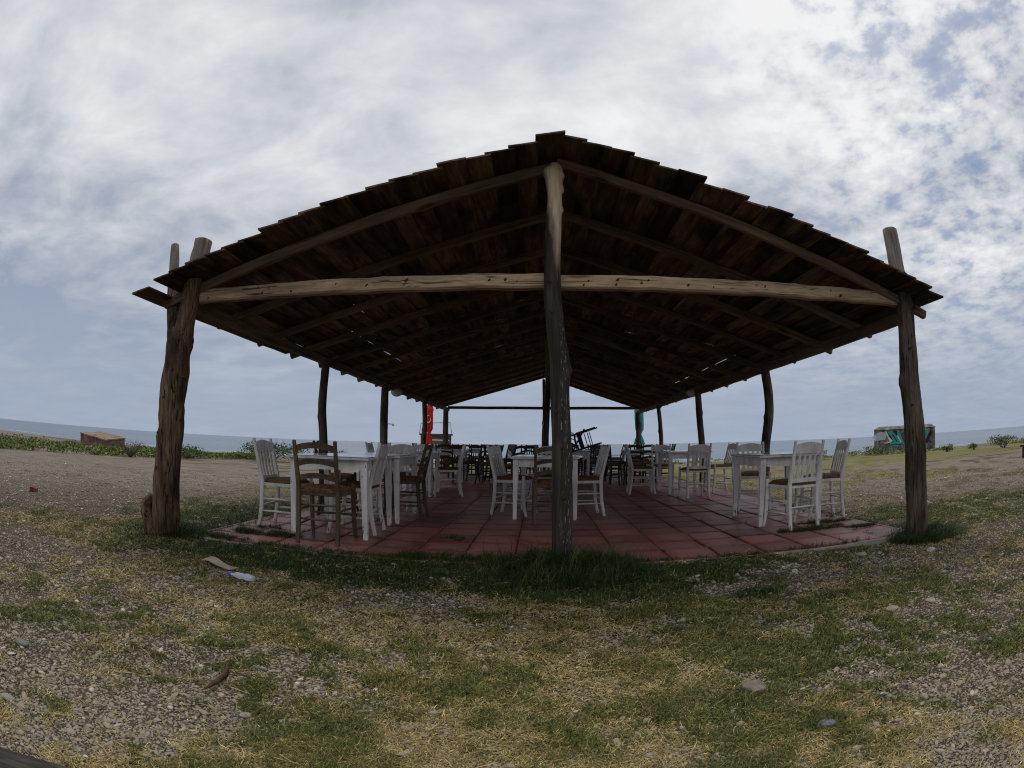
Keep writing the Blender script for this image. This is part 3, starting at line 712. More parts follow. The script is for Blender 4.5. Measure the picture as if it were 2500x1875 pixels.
def chair(kind, finish, x, y, rot, label, group, z=0.0, name=None, e=None):
    mt = {'white': M_white, 'grey': M_grey, 'brown': M_brown, 'dark': M_dark}[finish]; key = (kind, finish)
    if key not in PROTO:
        PROTO[key] = make_chair(kind, mt, 'slat_back_chair' if kind == 'slat' else 'ladder_back_chair'); o = PROTO[key]
    else: o = copy_tree(PROTO[key])
    o.location = (x, y, z); o.rotation_euler = e if e else (0, 0, R(rot)); tag(o, label, 'chair', group)
    return o
def make_table():
    t = empty('dining_table')
    q = MB(); q.sweep([(0, -.56, .768), (0, .56, .768)], (.84, .022), (1, 0, 0), bev=.15); q.build('top', M_top, t)
    q = MB(); q.box((-.405, -.545, .7825), (.405, .545, .788)); q.build('glass_sheet', M_top, t)
    for sx in (-1, 1):
        q = MB(); q.box((sx*.36-.011, -.455, .655), (sx*.36+.011, .455, .7565)); q.build('apron', M_white, t)
        for sy in (-1, 1):
            q = MB(); q.sweep([(sx*.372, sy*.497, 0), (sx*.362, sy*.490, .62), (sx*.362, sy*.490, .7565)], [(.044, .044), (.068, .068), (.068, .068)], bev=.08); q.build('leg', M_white, t)
    for sy in (-1, 1):
        q = MB(); q.box((-.327, sy*.487-.011, .655), (.327, sy*.487+.011, .7565)); q.build('apron', M_white, t)
    return t
TAB = []
def table(x, y, rot, label):
    o = copy_tree(TAB[0]) if TAB else make_table(); TAB.append(o)
    o.location = (x, y, .001); o.rotation_euler = (0, 0, R(rot)); tag(o, label, 'table', 'white tables under the pavilion'); return o
table(-2.13, 1.26, 2, 'white wooden table nearest the forked left corner post')
table(-2.11, 2.44, 1, 'white table pushed end to end behind the front left table')
table(-.02, 3.12, -4, 'white table standing alone right behind the central front post')
table(2.68, 1.92, -3, 'white table with chipped legs nearest the right corner post')
table(2.6, 6.08, -1, 'white table on the right, second row behind the chipped one')
table(-2.39, 5.78, 2, 'white table on the left, in the row behind the joined pair')
GW, GB = 'white slat back chairs on the patio', 'brown ladder back chairs on the patio'
chair('slat', 'grey', -2.79, 1.2, -90, 'white slat back chair on the grassy left edge, facing right', GW)
chair('ladder', 'brown', -2.08, .60, 2, 'brown ladder back chair at the near end of the front left table', GB)
chair('slat', 'grey', -1.98, 1.23, 92, 'white slat back chair tucked under the right side of the front left table', GW)
chair('ladder', 'brown', -1.77, 2.53, 91, 'brown ladder back chair on the right of the joined left tables', GB)
chair('ladder', 'dark', -2.66, 2.5, -75, 'dark ladder back chair on the left side of the joined left tables', GB)
chair('slat', 'grey', -2.1, 3.36, 178, 'grey white slat back chair at the far end of the joined left tables', GW)
chair('slat', 'grey', -1.74, 5.62, 103, 'white chair seen side on at the right of the second left row table', GW)
chair('slat', 'grey', -2.5, 6.75, 176, 'white slat back chair at the far end of the second left row table', GW)
chair('slat', 'grey', -2.95, 5.7, -88, 'white slat back chair at the outer side of the second left row table', GW)
chair('slat', 'grey', -.46, 3.18, -107, 'white slat back chair left of the table behind the central post', GW)
chair('ladder', 'brown', .02, 2.39, 0, 'brown ladder back chair half hidden by the central front post', GB)
chair('slat', 'grey', .45, 3.1, 97, 'white slat back chair right of the table behind the central post', GW)
chair('slat', 'grey', .02, 3.98, 180, 'white slat back chair at the far end of the table behind the central post', GW)
chair('slat', 'white', 2.6, 1.27, 11, 'white slat back chair with its back to us at the chipped table', GW)
chair('slat', 'grey', 3.29, 1.8, 80, 'white slat back chair at the outer side of the chipped table, nearest the right post', GW)
chair('slat', 'grey', 2.84, 3.08, 166, 'white slat back chair at the far end of the chipped table', GW)
chair('slat', 'grey', 3.34, 6.05, 96, 'white slat back chair at the patio edge right of the second row right table', GW)
chair('slat', 'grey', 2.57, 5.17, 2, 'white slat back chair with its back to us at the second row right table', GW)
chair('slat', 'grey', 1.79, 6.15, -92, 'white chair seen side on at the left of the second row right table', GW)
chair('slat', 'grey', 2.4, 7.05, 172, 'white slat back chair at the far end of the second row right table', GW)
# back rows
GF = 'dark chairs in the back rows of the pavilion'
far = [(-2.35, 9.6, 'third left table'), (.72, 10.2, 'far middle table'), (2.45, 9.9, 'third right table'),
       (-2.3, 13.0, 'last left table'), (1.7, 13.6, 'last right table')]
for k, (x, y, nm) in enumerate(far):
    table(x, y, random.uniform(-4, 4), 'white %s in the dim back rows' % nm)
    pos = [(x-.62, y+.05, -90, 'left side'), (x+.62, y-.05, 90, 'right side'), (x, y-.66, 0, 'near end'), (x+.05, y+.7, 180, 'far end')]
    for j, (cx, cy2, rz, wh) in enumerate(pos):
        if k == 1 and j == 2: continue
        kd = 'ladder' if (j+k) % 3 else 'slat'
        chair(kd, 'dark', cx+random.uniform(-.05, .05), cy2, rz+random.uniform(-12, 12), 'dark %s chair at the %s of the %s, counted from us' % ('ladder back' if kd == 'ladder' else 'slat back', wh, nm), GF)
chair('ladder', 'dark', 2.02, 8.25, 168, 'dark ladder back chair standing by itself between the right hand tables', GF)
chair('ladder', 'dark', -.75, 7.35, 60, 'dark ladder back chair turned sideways in the middle aisle', GF)
# upturned chair on the far centre table
chair('ladder', 'dark', .80, 9.72, 0, 'dark chair stood upside down on the far middle table, legs steep in the air', GF, z=1.40, e=(0, R(206), 0))
chair('ladder', 'dark', 1.36, 9.80, 0, 'dark chair tipped on its side on the far middle table, legs to the right', GF, z=1.16, e=(0, R(253), 0))
for kx, (cx, cy2, rz) in enumerate(((-1.30, 8.75, 75), (-1.22, 10.1, -70), (-1.15, 11.5, 120), (-.55, 12.5, 20), (-.25, 13.6, 200), (-1.45, 12.6, -20))):
    chair('ladder' if kx % 2 else 'slat', 'dark', cx, cy2, rz, '%s dark chair of the back jumble left of the middle aisle' % ('nearest', 'second nearest', 'third nearest', 'fourth nearest', 'farthest', 'fifth nearest')[kx], GF)
for kx, (cx, cy2, rz) in enumerate(((1.42, 8.5, 195), (1.35, 12.0, 40), (.75, 12.9, 160), (2.9, 12.2, -80))):
    chair('ladder', 'dark', cx, cy2, rz, '%s dark chair of the back jumble right of the middle aisle' % ('nearest', 'second nearest', 'farthest', 'outermost')[kx], GF)
# rattan tub chair and round back chair
def tub_chair():
    t = empty('rattan_chair', (.35, 11.3, 0), R(150), 'pale rattan tub chair with a round back among the dark chairs', 'chair')
    mr = simple('pale_rattan', (.42, .31, .2), .7, .5, 30, b=.004)
    q = MB(); n = 18; rg = []
    for i in range(n+1):
        a = math.pi*(-.12+1.24*i/n); h = .72+.24*math.sin(max(0, min(math.pi, a)))
        rg.append([(math.cos(a)*.30, -math.sin(a)*.30, .30), (math.cos(a)*.33, -math.sin(a)*.36, h), (math.cos(a)*.30, -math.sin(a)*.33, h), (math.cos(a)*.27, -math.sin(a)*.27, .30)])
    q.rings(rg); q.build('back_shell', mr, t)
    q = MB(); q.rings([[(math.cos(a)*r_, math.sin(a)*r_*.95, z) for a in [2*math.pi*j/20 for j in range(20)]] for r_, z in ((.27, .36), (.29, .40), (.28, .44), (.2, .455))]); q.build('seat', mr, t, True)
    for a in (45, 135, 225, 315):
        q = MB(); q.tube([(math.cos(R(a))*.26, math.sin(R(a))*.25, 0), (math.cos(R(a))*.24, math.sin(R(a))*.23, .37)], .018, 8); q.build('leg', mr, t)
tub_chair()

# ------------------------------------------------------------------ parasols behind
def cloth(name, c):
    m, t, p = mat(name, .7, .2); tcn = t.add('ShaderNodeTexCoord'); n = t.noise(tcn.outputs['Object'], 6, 4)
    t.put(p.inputs['Base Color'], t.mix(1.0, (*c, 1), t.ramp(n, [(.3, .75), (.7, 1.0)]), 'MULTIPLY')); p.inputs['Sheen Weight'].default_value = .1
    return m
def parasol(loc, clothm, label, rz, scale, logo=None):
    t = empty('folded_parasol', loc, rz, label, 'parasol', 'folded parasols behind the pavilion')
    q = MB(); q.tube([(0, 0, 0), (0, 0, 2.5)], .022, 10); q.build('pole', M_metal, t)
    q = MB(); q.rings([[(math.cos(a)*r_, math.sin(a)*r_, z) for a in [2*math.pi*j/20 for j in range(20)]] for r_, z in ((.27, 0), (.27, .06), (.05, .09), (.04, .3))]); q.build('base', M_edging, t)
    q = MB(); rg = []; n = 32
    prof = [(2.52, .012), (2.44, .06), (2.25, .115), (2.2, .135), (2.15, .12), (1.9, .125), (1.7, .12), (1.5, .11), (1.36, .055), (1.30, .06), (1.15, .11), (1.0, .14), (.95, .145)]
    for k, (z, r_) in enumerate(prof):
        rg.append([(math.cos(a)*r_*scale*(1+.28*math.cos(8*a+.15*k)+.1*math.sin(3*a+k*.4))+.012*math.sin(k*1.1), math.sin(a)*r_*scale*(1+.28*math.cos(8*a+.15*k)), z) for a in [2*math.pi*j/n for j in range(n)]])
    q.rings(rg, True, False); q.build('canopy', clothm, t, 70)
    q = MB(); q.tube([(math.cos(a)*.062*scale, math.sin(a)*.062*scale, 1.335) for a in [2*math.pi*j/16 for j in range(17)]], .012, 6); q.build('tie_band', clothm, t)
    if logo:
        q = MB(); ring = []; n2 = 20
        for j in range(n2+1):
            a = R(70)+R(300)*j/n2; ca, sa = math.cos(a), math.sin(a); wq = .022+.022*math.sin(math.pi*j/n2)
            yy_ = -.150*scale
            ring.append([((.085-wq/2)*ca+.0, yy_, 1.86+(.13-wq/2)*sa), ((.085+wq/2)*ca, yy_, 1.86+(.13+wq/2)*sa), ((.085+wq/2)*ca, yy_-.004, 1.86+(.13+wq/2)*sa), ((.085-wq/2)*ca, yy_-.004, 1.86+(.13-wq/2)*sa)])
        q.rings(ring); q.build('emblem', M_box, t)
    return t
parasol((-4.22, 16.36, -.03), cloth('red_parasol_cloth', (.75, .035, .02)), 'folded red parasol with a white ring emblem behind the back left post', R(0), 1.0, True)
parasol((3.62, 16.42, -.03), cloth('teal_parasol_cloth', (.03, .42, .38)), 'folded teal parasol just behind the back right post', R(40), 1.15)

# ------------------------------------------------------------------ things beyond
def hut():
    t = empty('beach_stand', (-5.2, 23.2, -.1), R(8), 'weathered timber beach stand with a metal rail beyond the red parasol', 'stand')
    for k in range(5):
        q = MB(); q.box((-.75, -.5, .25+k*.24), (.75, -.46, .46+k*.24)); q.build('plank', M_eave, t)
    for x in (-.7, .7):
        for y in (-.44, .5):
            q = MB(); q.box((x-.04, y-.04, 0), (x+.04, y+.04, 1.42)); q.build('leg', M_eave, t)
    q = MB(); q.box((-.82, -.58, 1.43), (.82, .6, 1.50)); q.build('deck', M_eave, t)
    q = MB(); q.tube([(-.8, -.5, 1.5), (-.74, -.5, 2.0), (.7, -.5, 2.06), (.78, -.5, 1.5)], .018, 8); q.build('rail', M_metal, t)
hut()
t = empty('notice_board', (-1.15, 17.2, -.04), R(6), 'small orange notice board on a post beyond the back posts', 'sign')
q = MB(); q.box((-.03, 0, 0), (.03, .05, .95)); q.build('post', M_eave, t)
q = MB(); q.box((-.13, -.03, .70), (.13, 0, .98)); q.build('panel', simple('faded_orange_panel', (.48, .23, .11), .7, .6, 9), t)
# blue overturned dinghy on the grass
t = empty('dinghy', (2.6, 20.6, -.05), R(15), 'small blue overturned boat on the grass beyond the back posts', 'boat')
q = MB(); rg = []
for i in range(13):
    u = -1+2*i/12; hw = .5*(1-abs(u)**2.6)+.03; hh = .42*(1-abs(u)**3)*.9+.08
    rg.append([(u*1.3, math.cos(a)*hw, math.sin(a)*hh+.02) for a in [math.pi*j/10 for j in range(11)]])
q.rings(rg, closed=False, caps=False); q.build('hull', simple('blue_boat_paint', (.02, .2, .5), .4), t, 50)
q = MB(); q.box((-1.2, -.03, .46), (1.2, .03, .52)); q.build('keel', simple('pale_keel_paint', (.4, .45, .5), .5), t)
# beach shower pole
t = empty('beach_shower', (-10.9, 34.5, -.9), R(0), 'thin beach shower pole standing on the sand beyond the left posts', 'shower pole')
q = MB(); q.tube([(0, 0, 0), (0, 0, 3.05), (.1, 0, 3.15), (.45, 0, 3.12)], .035, 8); q.build('pole', M_metal, t)
q = MB(); q.tube([(.45, 0, 3.13), (.45, 0, 3.0)], [.04, .11], 10); q.build('shower_head', M_metal, t)
# concrete bunkers
def conc(name, a, b_, c_):
    m, t, p = mat(name, .95, .1); g = t.add('ShaderNodeTexCoord'); o = g.outputs['Object']
    n = t.noise(o, 2.2, 6, .65); n2 = t.noise(t.mapping(o, (1, 1, .3)), 3.5, 4, .6)
    cc = t.ramp(n, [(.3, a), (.5, b_), (.7, c_)]); cc = t.mix(1.0, cc, t.ramp(n2, [(.35, .45), (.6, 1.0)]), 'MULTIPLY')
    t.put(p.inputs['Base Color'], cc); bump(t, p, n, .6, .05); return m
M_conR = conc('stained_concrete', (.07, .07, .07), (.2, .2, .19), (.33, .32, .3))
M_conL = conc('reddish_painted_concrete', (.07, .04, .034), (.19, .115, .098), (.34, .25, .22))
M_conTop = conc('tan_concrete_top', (.20, .15, .11), (.27, .205, .155), (.31, .24, .185))
t = empty('graffiti_bunker', (25.2, 27.4, -.12), R(-42), 'concrete bunker with teal and purple graffiti beyond the right corner post', 'bunker')
q = MB(); H = 1.62
q.hexa([(-2.35, -1.2, -.7), (2.35, -1.2, -.7), (2.35, 1.6, -.7), (-2.35, 1.6, -.7), (-2.35, -1.2, H-.16), (2.35, -1.2, H-.16), (2.35, 1.6, H-.16), (-2.35, 1.6, H-.16)]); wall_ = q.build('wall', M_conR, t)
q = MB(); q.hexa([(-2.42, -1.27, H-.155), (2.42, -1.27, H-.155), (2.42, 1.7, H-.155), (-2.42, 1.7, H-.155), (-2.0, -1.0, H+.06), (2.0, -1.0, H+.06), (2.1, 1.5, H+.06), (-2.1, 1.5, H+.06)]); q.build('roof_slab', M_conR, t)
for k in range(6):
    z = -.3+k*.29
    q = MB(); q.box((-2.352, -1.206, z), (2.352, -1.2015, z+.012)); q.build('formwork_line', simple('dark_joint%d' % k, (.06, .06, .055), .9), wall_)
def flat(poly, m, nm, yoff):
    q = MB(); b0 = [(x, -1.2-yoff, z) for x, z in poly]; b1 = [(x, -1.2-yoff+.004, z) for x, z in poly]; q.rings([b0, b1]); q.build(nm, m, t)
gt = simple('teal_spray_paint', (.03, .30, .29), .6); gp = simple('purple_spray_paint', (.10, .04, .11), .6); gw = simple('white_spray_paint', (.6, .58, .55), .6); gk = simple('black_spray_paint', (.012, .012, .014), .6); go = simple('ochre_spray_paint', (.42, .26, .08), .6); gl = simple('light_blue_spray_paint', (.35, .45, .52), .6)
flat([(-2.2, .75), (-1.5, .8), (-1.35, 1.25), (-1.9, 1.35), (-2.25, 1.2)], gl, 'graffiti_shape', .012)
flat([(-1.5, 1.40), (-.62, 1.36), (-.15, .42), (-1.45, .42), (-1.05, .66), (-1.2, .98)], gk, 'graffiti_shape', .014)
flat([(-1.38, 1.36), (-.95, 1.36), (-.55, .95), (-.6, 1.36), (-.45, 1.36), (-.02, .46), (-.5, .46), (-1.32, .46), (-.85, .66), (-1.05, 1.0)], gt, 'graffiti_shape', .020)
flat([(-.98, 1.12), (-.62, .62), (-.55, .66), (-.9, 1.14)], gk, 'graffiti_shape', .026)
flat([(-.60, 1.0), (-.32, .58), (-.25, .62), (-.52, 1.03)], gw, 'graffiti_shape', .026)
flat([(-1.52, 1.36), (-1.40, 1.36), (-1.2, .98), (-.92, .70), (-1.05, .60), (-1.55, .52), (-1.15, .68), (-1.32, .95)], gw, 'graffiti_shape', .030)
flat([(-1.75, .62), (-1.15, .72), (-1.12, .60), (-1.5, .52)], go, 'graffiti_shape', .024)
flat([(.35+.62*math.cos(a), .93+.45*math.sin(a)) for a in [2*math.pi*j/22 for j in range(22)]], gp, 'graffiti_shape', .018)
flat([(.55+.28*math.cos(a), .98+.26*math.sin(a)) for a in [2*math.pi*j/18 for j in range(18)]], simple('mauve_spray_paint', (.2, .11, .2), .6), 'graffiti_shape', .028)
rg_ = random.Random(5)
for k in range(16):
    cx, cz, r_ = rg_.uniform(-2.2, 2.2), rg_.uniform(.05, 1.25), rg_.uniform(.06, .17); ph = rg_.uniform(0, 6)
    flat([(cx+r_*1.5*math.cos(a)*(1+.5*math.sin(2*a+ph)), cz+r_*math.sin(a)*(1+.4*math.sin(3*a+ph))) for a in [2*math.pi*j/10 for j in range(10)]], rg_.choice((gk, gw, gt, gp, go, gl, gk)), 'graffiti_shape', .0065+.0003*k)
flat([(1.05, .5), (1.5, .45), (1.9, 1.2), (1.4, 1.38)], gt, 'graffiti_shape', .016)
flat([(1.5, .42), (1.75, .42), (2.15, 1.1), (1.98, 1.3)], gk, 'graffiti_shape', .016)

t = empty('sunken_bunker', (-24.6, 19.2, -.25), 0, 'low reddish concrete block with a tilted tan top, sunk in the left dune', 'bunker')
tl = [(2.11, -1.52, .284), (1.79, .54, .439), (-.33, .55, .677), (-.22, -1.53, .549)]
q = MB(); q.hexa([(x, y, -.7) for x, y, z in tl]+[(x, y, z+.22) for x, y, z in tl]); q.build('wall', M_conL, t)
q = MB(); cxx = sum(p[0] for p in tl)/4; cyy = sum(p[1] for p in tl)/4
o4 = [(cxx+(x-cxx)*1.04, cyy+(y-cyy)*1.04, z) for x, y, z in tl]
q.hexa([(x, y, z+.225) for x, y, z in o4]+[(x, y, z+.285) for x, y, z in o4]); q.build('roof_slab', M_conTop, t)
random.seed(4)
for k in range(9):
    x, y, sz0 = random.uniform(2.0, 2.9), random.uniform(-1.3, .6), random.uniform(.10, .24); q = MB()
    bmm = bmesh.new(); bmesh.ops.create_icosphere(bmm, subdivisions=1, radius=sz0)
    q.v += [(v.co.x+x, v.co.y+y, v.co.z*.7-.05+random.uniform(-.03, .03)) for v in bmm.verts]
    for f in bmm.faces: q.face([v.index for v in f.verts])
    bmm.free(); q.build('rubble_block', M_conTop, t)
# dark bollard at the right, dark rail in the near left corner
t = empty('bollard', (14.95, 7.35, -.06), 0, 'short black post on the gravel at the right edge', 'bollard')
q = MB(); q.tube([(0, 0, 0), (0, 0, .33), (0, 0, .36)], [.07, .07, .05], 12); q.build('post', M_plastic, t)
q = MB(); q.box((-.14, -.09, .36), (.14, .09, .42)); q.build('cap', M_plastic, t)
bar_ = bar('wooden_rail', (-2.14, -3.97, -.01), (-1.08, -3.43, -.01), .12, .09, M_rail, None, 8, .003)
tag(bar_, 'dark weathered timber lying in the near left corner', 'timber')

# ------------------------------------------------------------------ litter and single stones
def z_at(x, y): return float(ground_z(np.array([x]), np.array([y]))[0])
q = MB(); n = 8; rg = []
for i in range(n+1):
    u = i/n; rg.append([(u*.30, -.055+.012*math.sin(u*9), .014+.012*math.sin(u*5)), (u*.30, .055+.014*math.sin(u*6+1), .012+.014*math.sin(u*4+1)), (u*.30, .055+.014*math.sin(u*6+1), .018+.014*math.sin(u*4+1)), (u*.30, -.055+.012*math.sin(u*9), .020+.012*math.sin(u*5))])
q.rings(rg); o = q.build('cardboard_scrap', simple('worn_cardboard', (.38, .31, .23), .9, .35, 12), None, False, (-2.6, -.70, z_at(-2.45, -.7)+.02), (0, .04, -.2))
tag(o, 'creased beige cardboard scrap lying on the grass front left', 'cardboard')
t = empty('plastic_bottle', (-2.20, -.975, z_at(-2.1, -.98)+.035), R(-6), 'crushed clear plastic bottle with blue cap near the cardboard', 'bottle')
mbt, tt, pp = mat('clear_bottle_plastic', .15, .5); pp.inputs['Base Color'].default_value = (.75, .8, .85, 1); pp.inputs['Transmission Weight'].default_value = .6; pp.inputs['IOR'].default_value = 1.2
q = MB(); rg = []
for x, r_ in ((0.0, .013), (.03, .014), (.06, .026), (.09, .029), (.12, .026), (.15, .029), (.19, .028), (.21, .02)):
    rg.append([(x, math.cos(a)*r_, math.sin(a)*r_*.75+.004*math.sin(x*90+a)) for a in [2*math.pi*j/14 for j in range(14)]])
q.rings(rg); q.build('body', mbt, t, True)
q = MB(); q.tube([(-.018, 0, 0), (.006, 0, 0)], .016, 12); q.build('cap', simple('blue_cap', (.05, .12, .55), .4), t)
q = MB(); q.tube([(0, 0, .014), (.012, .08, .02), (.0, .16, .017), (-.03, .26, .024)], [.004, .011, .013, .008], 8, jit=.2)
o = q.build('stick', wood('bark', (.02, .012, .008), (.06, .034, .02), (.11, .065, .04), 'X', 30), None, True, (-1.365, -2.60, z_at(-1.37, -2.48)+.006)); tag(o, 'short dark brown stick lying on gravel and straw front left', 'stick')
def stone(name, x, y, r, flatn, c, label, cat, seed, rz=0):
    bmm = bmesh.new(); bmesh.ops.create_icosphere(bmm, subdivisions=3, radius=1.0); rs = np.random.default_rng(seed); ph = rs.random(6)*6
    for v in bmm.verts:
        k = 1+.13*math.sin(v.co.x*2.3+ph[0])+.11*math.sin(v.co.y*2.9+ph[1])+.08*math.sin(v.co.z*3.7+ph[2]+v.co.x*2); v.co *= k*r
        v.co.z *= flatn; v.co.x *= 1.25
    me = bpy.data.meshes.new(name); bmm.to_mesh(me); bmm.free(); me.materials.append(simple('stone_%d' % seed, c, .85, .4, 14, b=.01)); me.polygons.foreach_set('use_smooth', [True]*len(me.polygons))
    o = link(name, me, None, (x, y, z_at(x, y)+r*flatn*.45), (0, 0, rz)); tag(o, label, cat)
stone('stone', .745, -2.30, .046, .42, (.20, .175, .14), 'large flat tan stone on the gravel front right', 'stone', 1, .2)
stone('stone', 3.22, -.52, .04, .5, (.42, .39, .34), 'white stone below the right corner post', 'stone', 2)
stone('stone', 5.05, 1.75, .08, .7, (.30, .26, .2), 'round pale boulder on the grass right of the right post', 'stone', 3)
stone('stone', .86, -2.72, .03, .45, (.16, .165, .17), 'grey striped pebble nearest the bottom right', 'stone', 4)
stone('stone', -.35, -3.02, .024, .4, (.24, .27, .28), 'pale blue grey pebble in straw at the bottom middle', 'stone', 5, .7)
stone('stone', 2.55, -.30, .045, .4, (.28, .24, .19), 'flat pale stone in front of the patio right corner', 'stone', 6)
stone('stone', 1.85, -1.75, .035, .5, (.30, .26, .2), 'cream stone half in grass on the right gravel', 'stone', 7)
stone('stone', 2.15, -1.78, .033, .5, (.30, .28, .25), 'pair of pale stones on the right gravel', 'stone', 8)
stone('stone', -2.35, -2.85, .036, .42, (.17, .18, .15), 'greenish grey stone on the left gravel', 'stone', 9)
q = MB(); q.hexa([(-.07, -.05, 0), (.08, -.05, 0), (.06, .05, 0), (-.07, .055, 0), (-.065, -.048, .065), (.06, -.05, .07), (.045, .045, .06), (-.07, .05, .068)])
o = q.build('broken_brick', simple('broken_brick_clay', (.19, .055, .035), .9, .5, 20), None, False, (-7.05, .8, z_at(-7.05, .8)), (.1, .2, .5)); tag(o, 'red broken brick piece far left on the gravel', 'brick')
stone('orange_scrap', -.02, -2.98, .016, .4, (.6, .25, .04), 'tiny orange scrap in the straw at the bottom middle', 'litter', 11)

# ------------------------------------------------------------------ scattered ground cover (uncountable)
def scatter(name, pts, rot, scl, tint, protos, label, cat):
    me = bpy.data.meshes.new(name); me.vertices.add(len(pts)); me.vertices.foreach_set('co', pts.astype(np.float32).ravel())
    for nm, ty, arr in (('rot', 'FLOAT_VECTOR', rot), ('scl', 'FLOAT_VECTOR', scl), ('tint', 'FLOAT', tint), ('idx', 'INT', RNG.integers(0, len(protos), len(pts)))):
        a = me.attributes.new(nm, ty, 'POINT'); a.data.foreach_set('vector' if ty == 'FLOAT_VECTOR' else 'value', np.asarray(arr, np.int32 if ty == 'INT' else np.float32).ravel())
    o = link(name, me); tag(o, label, cat, kind='stuff')
    pc = bpy.data.collections.new(name+'_pieces')
    for p in protos: pc.objects.link(p)
    ng = bpy.data.node_groups.new(name, 'GeometryNodeTree')
    ng.interface.new_socket('Geometry', in_out='INPUT', socket_type='NodeSocketGeometry'); ng.interface.new_socket('Geometry', in_out='OUTPUT', socket_type='NodeSocketGeometry')
    gi = ng.nodes.new('NodeGroupInput'); go_ = ng.nodes.new('NodeGroupOutput'); iop = ng.nodes.new('GeometryNodeInstanceOnPoints'); ci = ng.nodes.new('GeometryNodeCollectionInfo')
    ci.inputs['Collection'].default_value = pc; ci.inputs['Separate Children'].default_value = True; ci.inputs['Reset Children'].default_value = True
    iop.inputs['Pick Instance'].default_value = True
    def na(n, ty):
        x = ng.nodes.new('GeometryNodeInputNamedAttribute'); x.data_type = ty; x.inputs['Name'].default_value = n; return x.outputs['Attribute']
    L = ng.links.new
    L(gi.outputs[0], iop.inputs['Points']); L(ci.outputs[0], iop.inputs['Instance']); L(na('idx', 'INT'), iop.inputs['Instance Index'])
    L(na('rot', 'FLOAT_VECTOR'), iop.inputs['Rotation']); L(na('scl', 'FLOAT_VECTOR'), iop.inputs['Scale']); L(iop.outputs[0], go_.inputs[0])
    md = o.modifiers.new('scatter', 'NODES'); md.node_group = ng
    return o
def tint_mat(name, stops, rough=.8, pebb=False):
    m, t, p = mat(name, rough, .2)
    a = t.add('ShaderNodeAttribute', attribute_name='tint', attribute_type='INSTANCER').outputs['Fac']
    tcn = t.add('ShaderNodeTexCoord'); n = t.noise(tcn.outputs['Object'], 3.0, 3)
    ri = t.add('ShaderNodeNewGeometry').outputs['Random Per Island']; c = t.ramp(a, stops); c = t.mix(1.0, c, t.ramp(n, [(.3, .7), (.7, 1.1)]), 'MULTIPLY')
    if not pebb: c = t.mix(1.0, c, t.ramp(ri, [(.05, .22), (.6, 1.0), (.95, 1.75)]), 'MULTIPLY')
    t.put(p.inputs['Base Color'], c)
    return m
M_peb = tint_mat('pebble_stone', [(0, (.06, .053, .046)), (.2, (.155, .132, .105)), (.4, (.25, .21, .163)), (.6, (.32, .265, .195)), (.75, (.26, .25, .215)), (.9, (.39, .33, .255)), (1, (.54, .50, .43))], .85, True)
M_straw = tint_mat('dry_straw', [(0, (.055, .044, .018)), (.35, (.175, .136, .05)), (.7, (.345, .268, .11)), (1, (.52, .425, .22))], .75)
M_grass = tint_mat('green_grass', [(0, (.012, .024, .006)), (.4, (.042, .064, .014)), (.75, (.105, .118, .027)), (1, (.24, .21, .065))], .6)
def pebble(k):
    bmm = bmesh.new(); bmesh.ops.create_icosphere(bmm, subdivisions=2, radius=1.0); rs = np.random.default_rng(k); ph = rs.random(6)*6
    for v in bmm.verts:
        v.co *= 1+.16*math.sin(v.co.x*2.1+ph[0])+.14*math.sin(v.co.y*2.6+ph[1])+.1*math.sin(v.co.z*3.1+ph[2]+v.co.x*2)
    me = bpy.data.meshes.new('pebble'); bmm.to_mesh(me); bmm.free(); me.materials.append(M_peb); me.polygons.foreach_set('use_smooth', [True]*len(me.polygons))
    return bpy.data.objects.new('pebble', me)
def clump(k, n, spread, hmin, hmax, wd, lie, m, name):
    rs = np.random.default_rng(k); q = MB()
    for _ in range(n):
        a = rs.random()*6.283; r_ = spread*math.sqrt(rs.random()); x, y = r_*math.cos(a), r_*math.sin(a)
        L = rs.uniform(hmin, hmax); d_ = rs.random()*6.283; ux, uy = math.cos(d_), math.sin(d_); px_, py_ = -uy, ux; w0 = wd*rs.uniform(.7, 1.3)
        ln = rs.uniform(*lie); pts = []; el = math.pi/2-ln; cx, cy2, cz = x, y, 0.0; sg = 4; dr = rs.uniform(-.5, .5)
        for i in range(sg+1):
            pts.append((cx, cy2, cz)); e = el-i*rs.uniform(.1, .4); dd = d_+dr*i/2
            cx += math.cos(dd)*math.cos(e)*L/sg; cy2 += math.sin(dd)*math.cos(e)*L/sg; cz = max(.002, cz+math.sin(e)*L/sg)
        b0 = len(q.v)
        for i, (X_, Y_, Z_) in enumerate(pts):
            ww = w0*(1-.85*(i/sg)**1.5)/2; q.v += [(X_-px_*ww, Y_-py_*ww, Z_), (X_+px_*ww, Y_+py_*ww, Z_+ww*.4)]
        for i in range(sg): q.face([b0+2*i, b0+2*i+1, b0+2*i+3, b0+2*i+2])
    me = bpy.data.meshes.new(name); me.from_pydata(q.v, [], q.f); me.materials.append(m)
    return bpy.data.objects.new(name, me)
def polar(n, r0, r1, az=1.35):
    r = r0*(r1/r0)**RNG.random(n); a = RNG.uniform(-az, az, n)-.048
    return CAM.x+r*np.sin(a), CAM.y+r*np.cos(a), r
def zrot(n, tilt=.25): return np.stack([RNG.normal(0, tilt, n), RNG.normal(0, tilt, n), RNG.random(n)*6.283], 1)
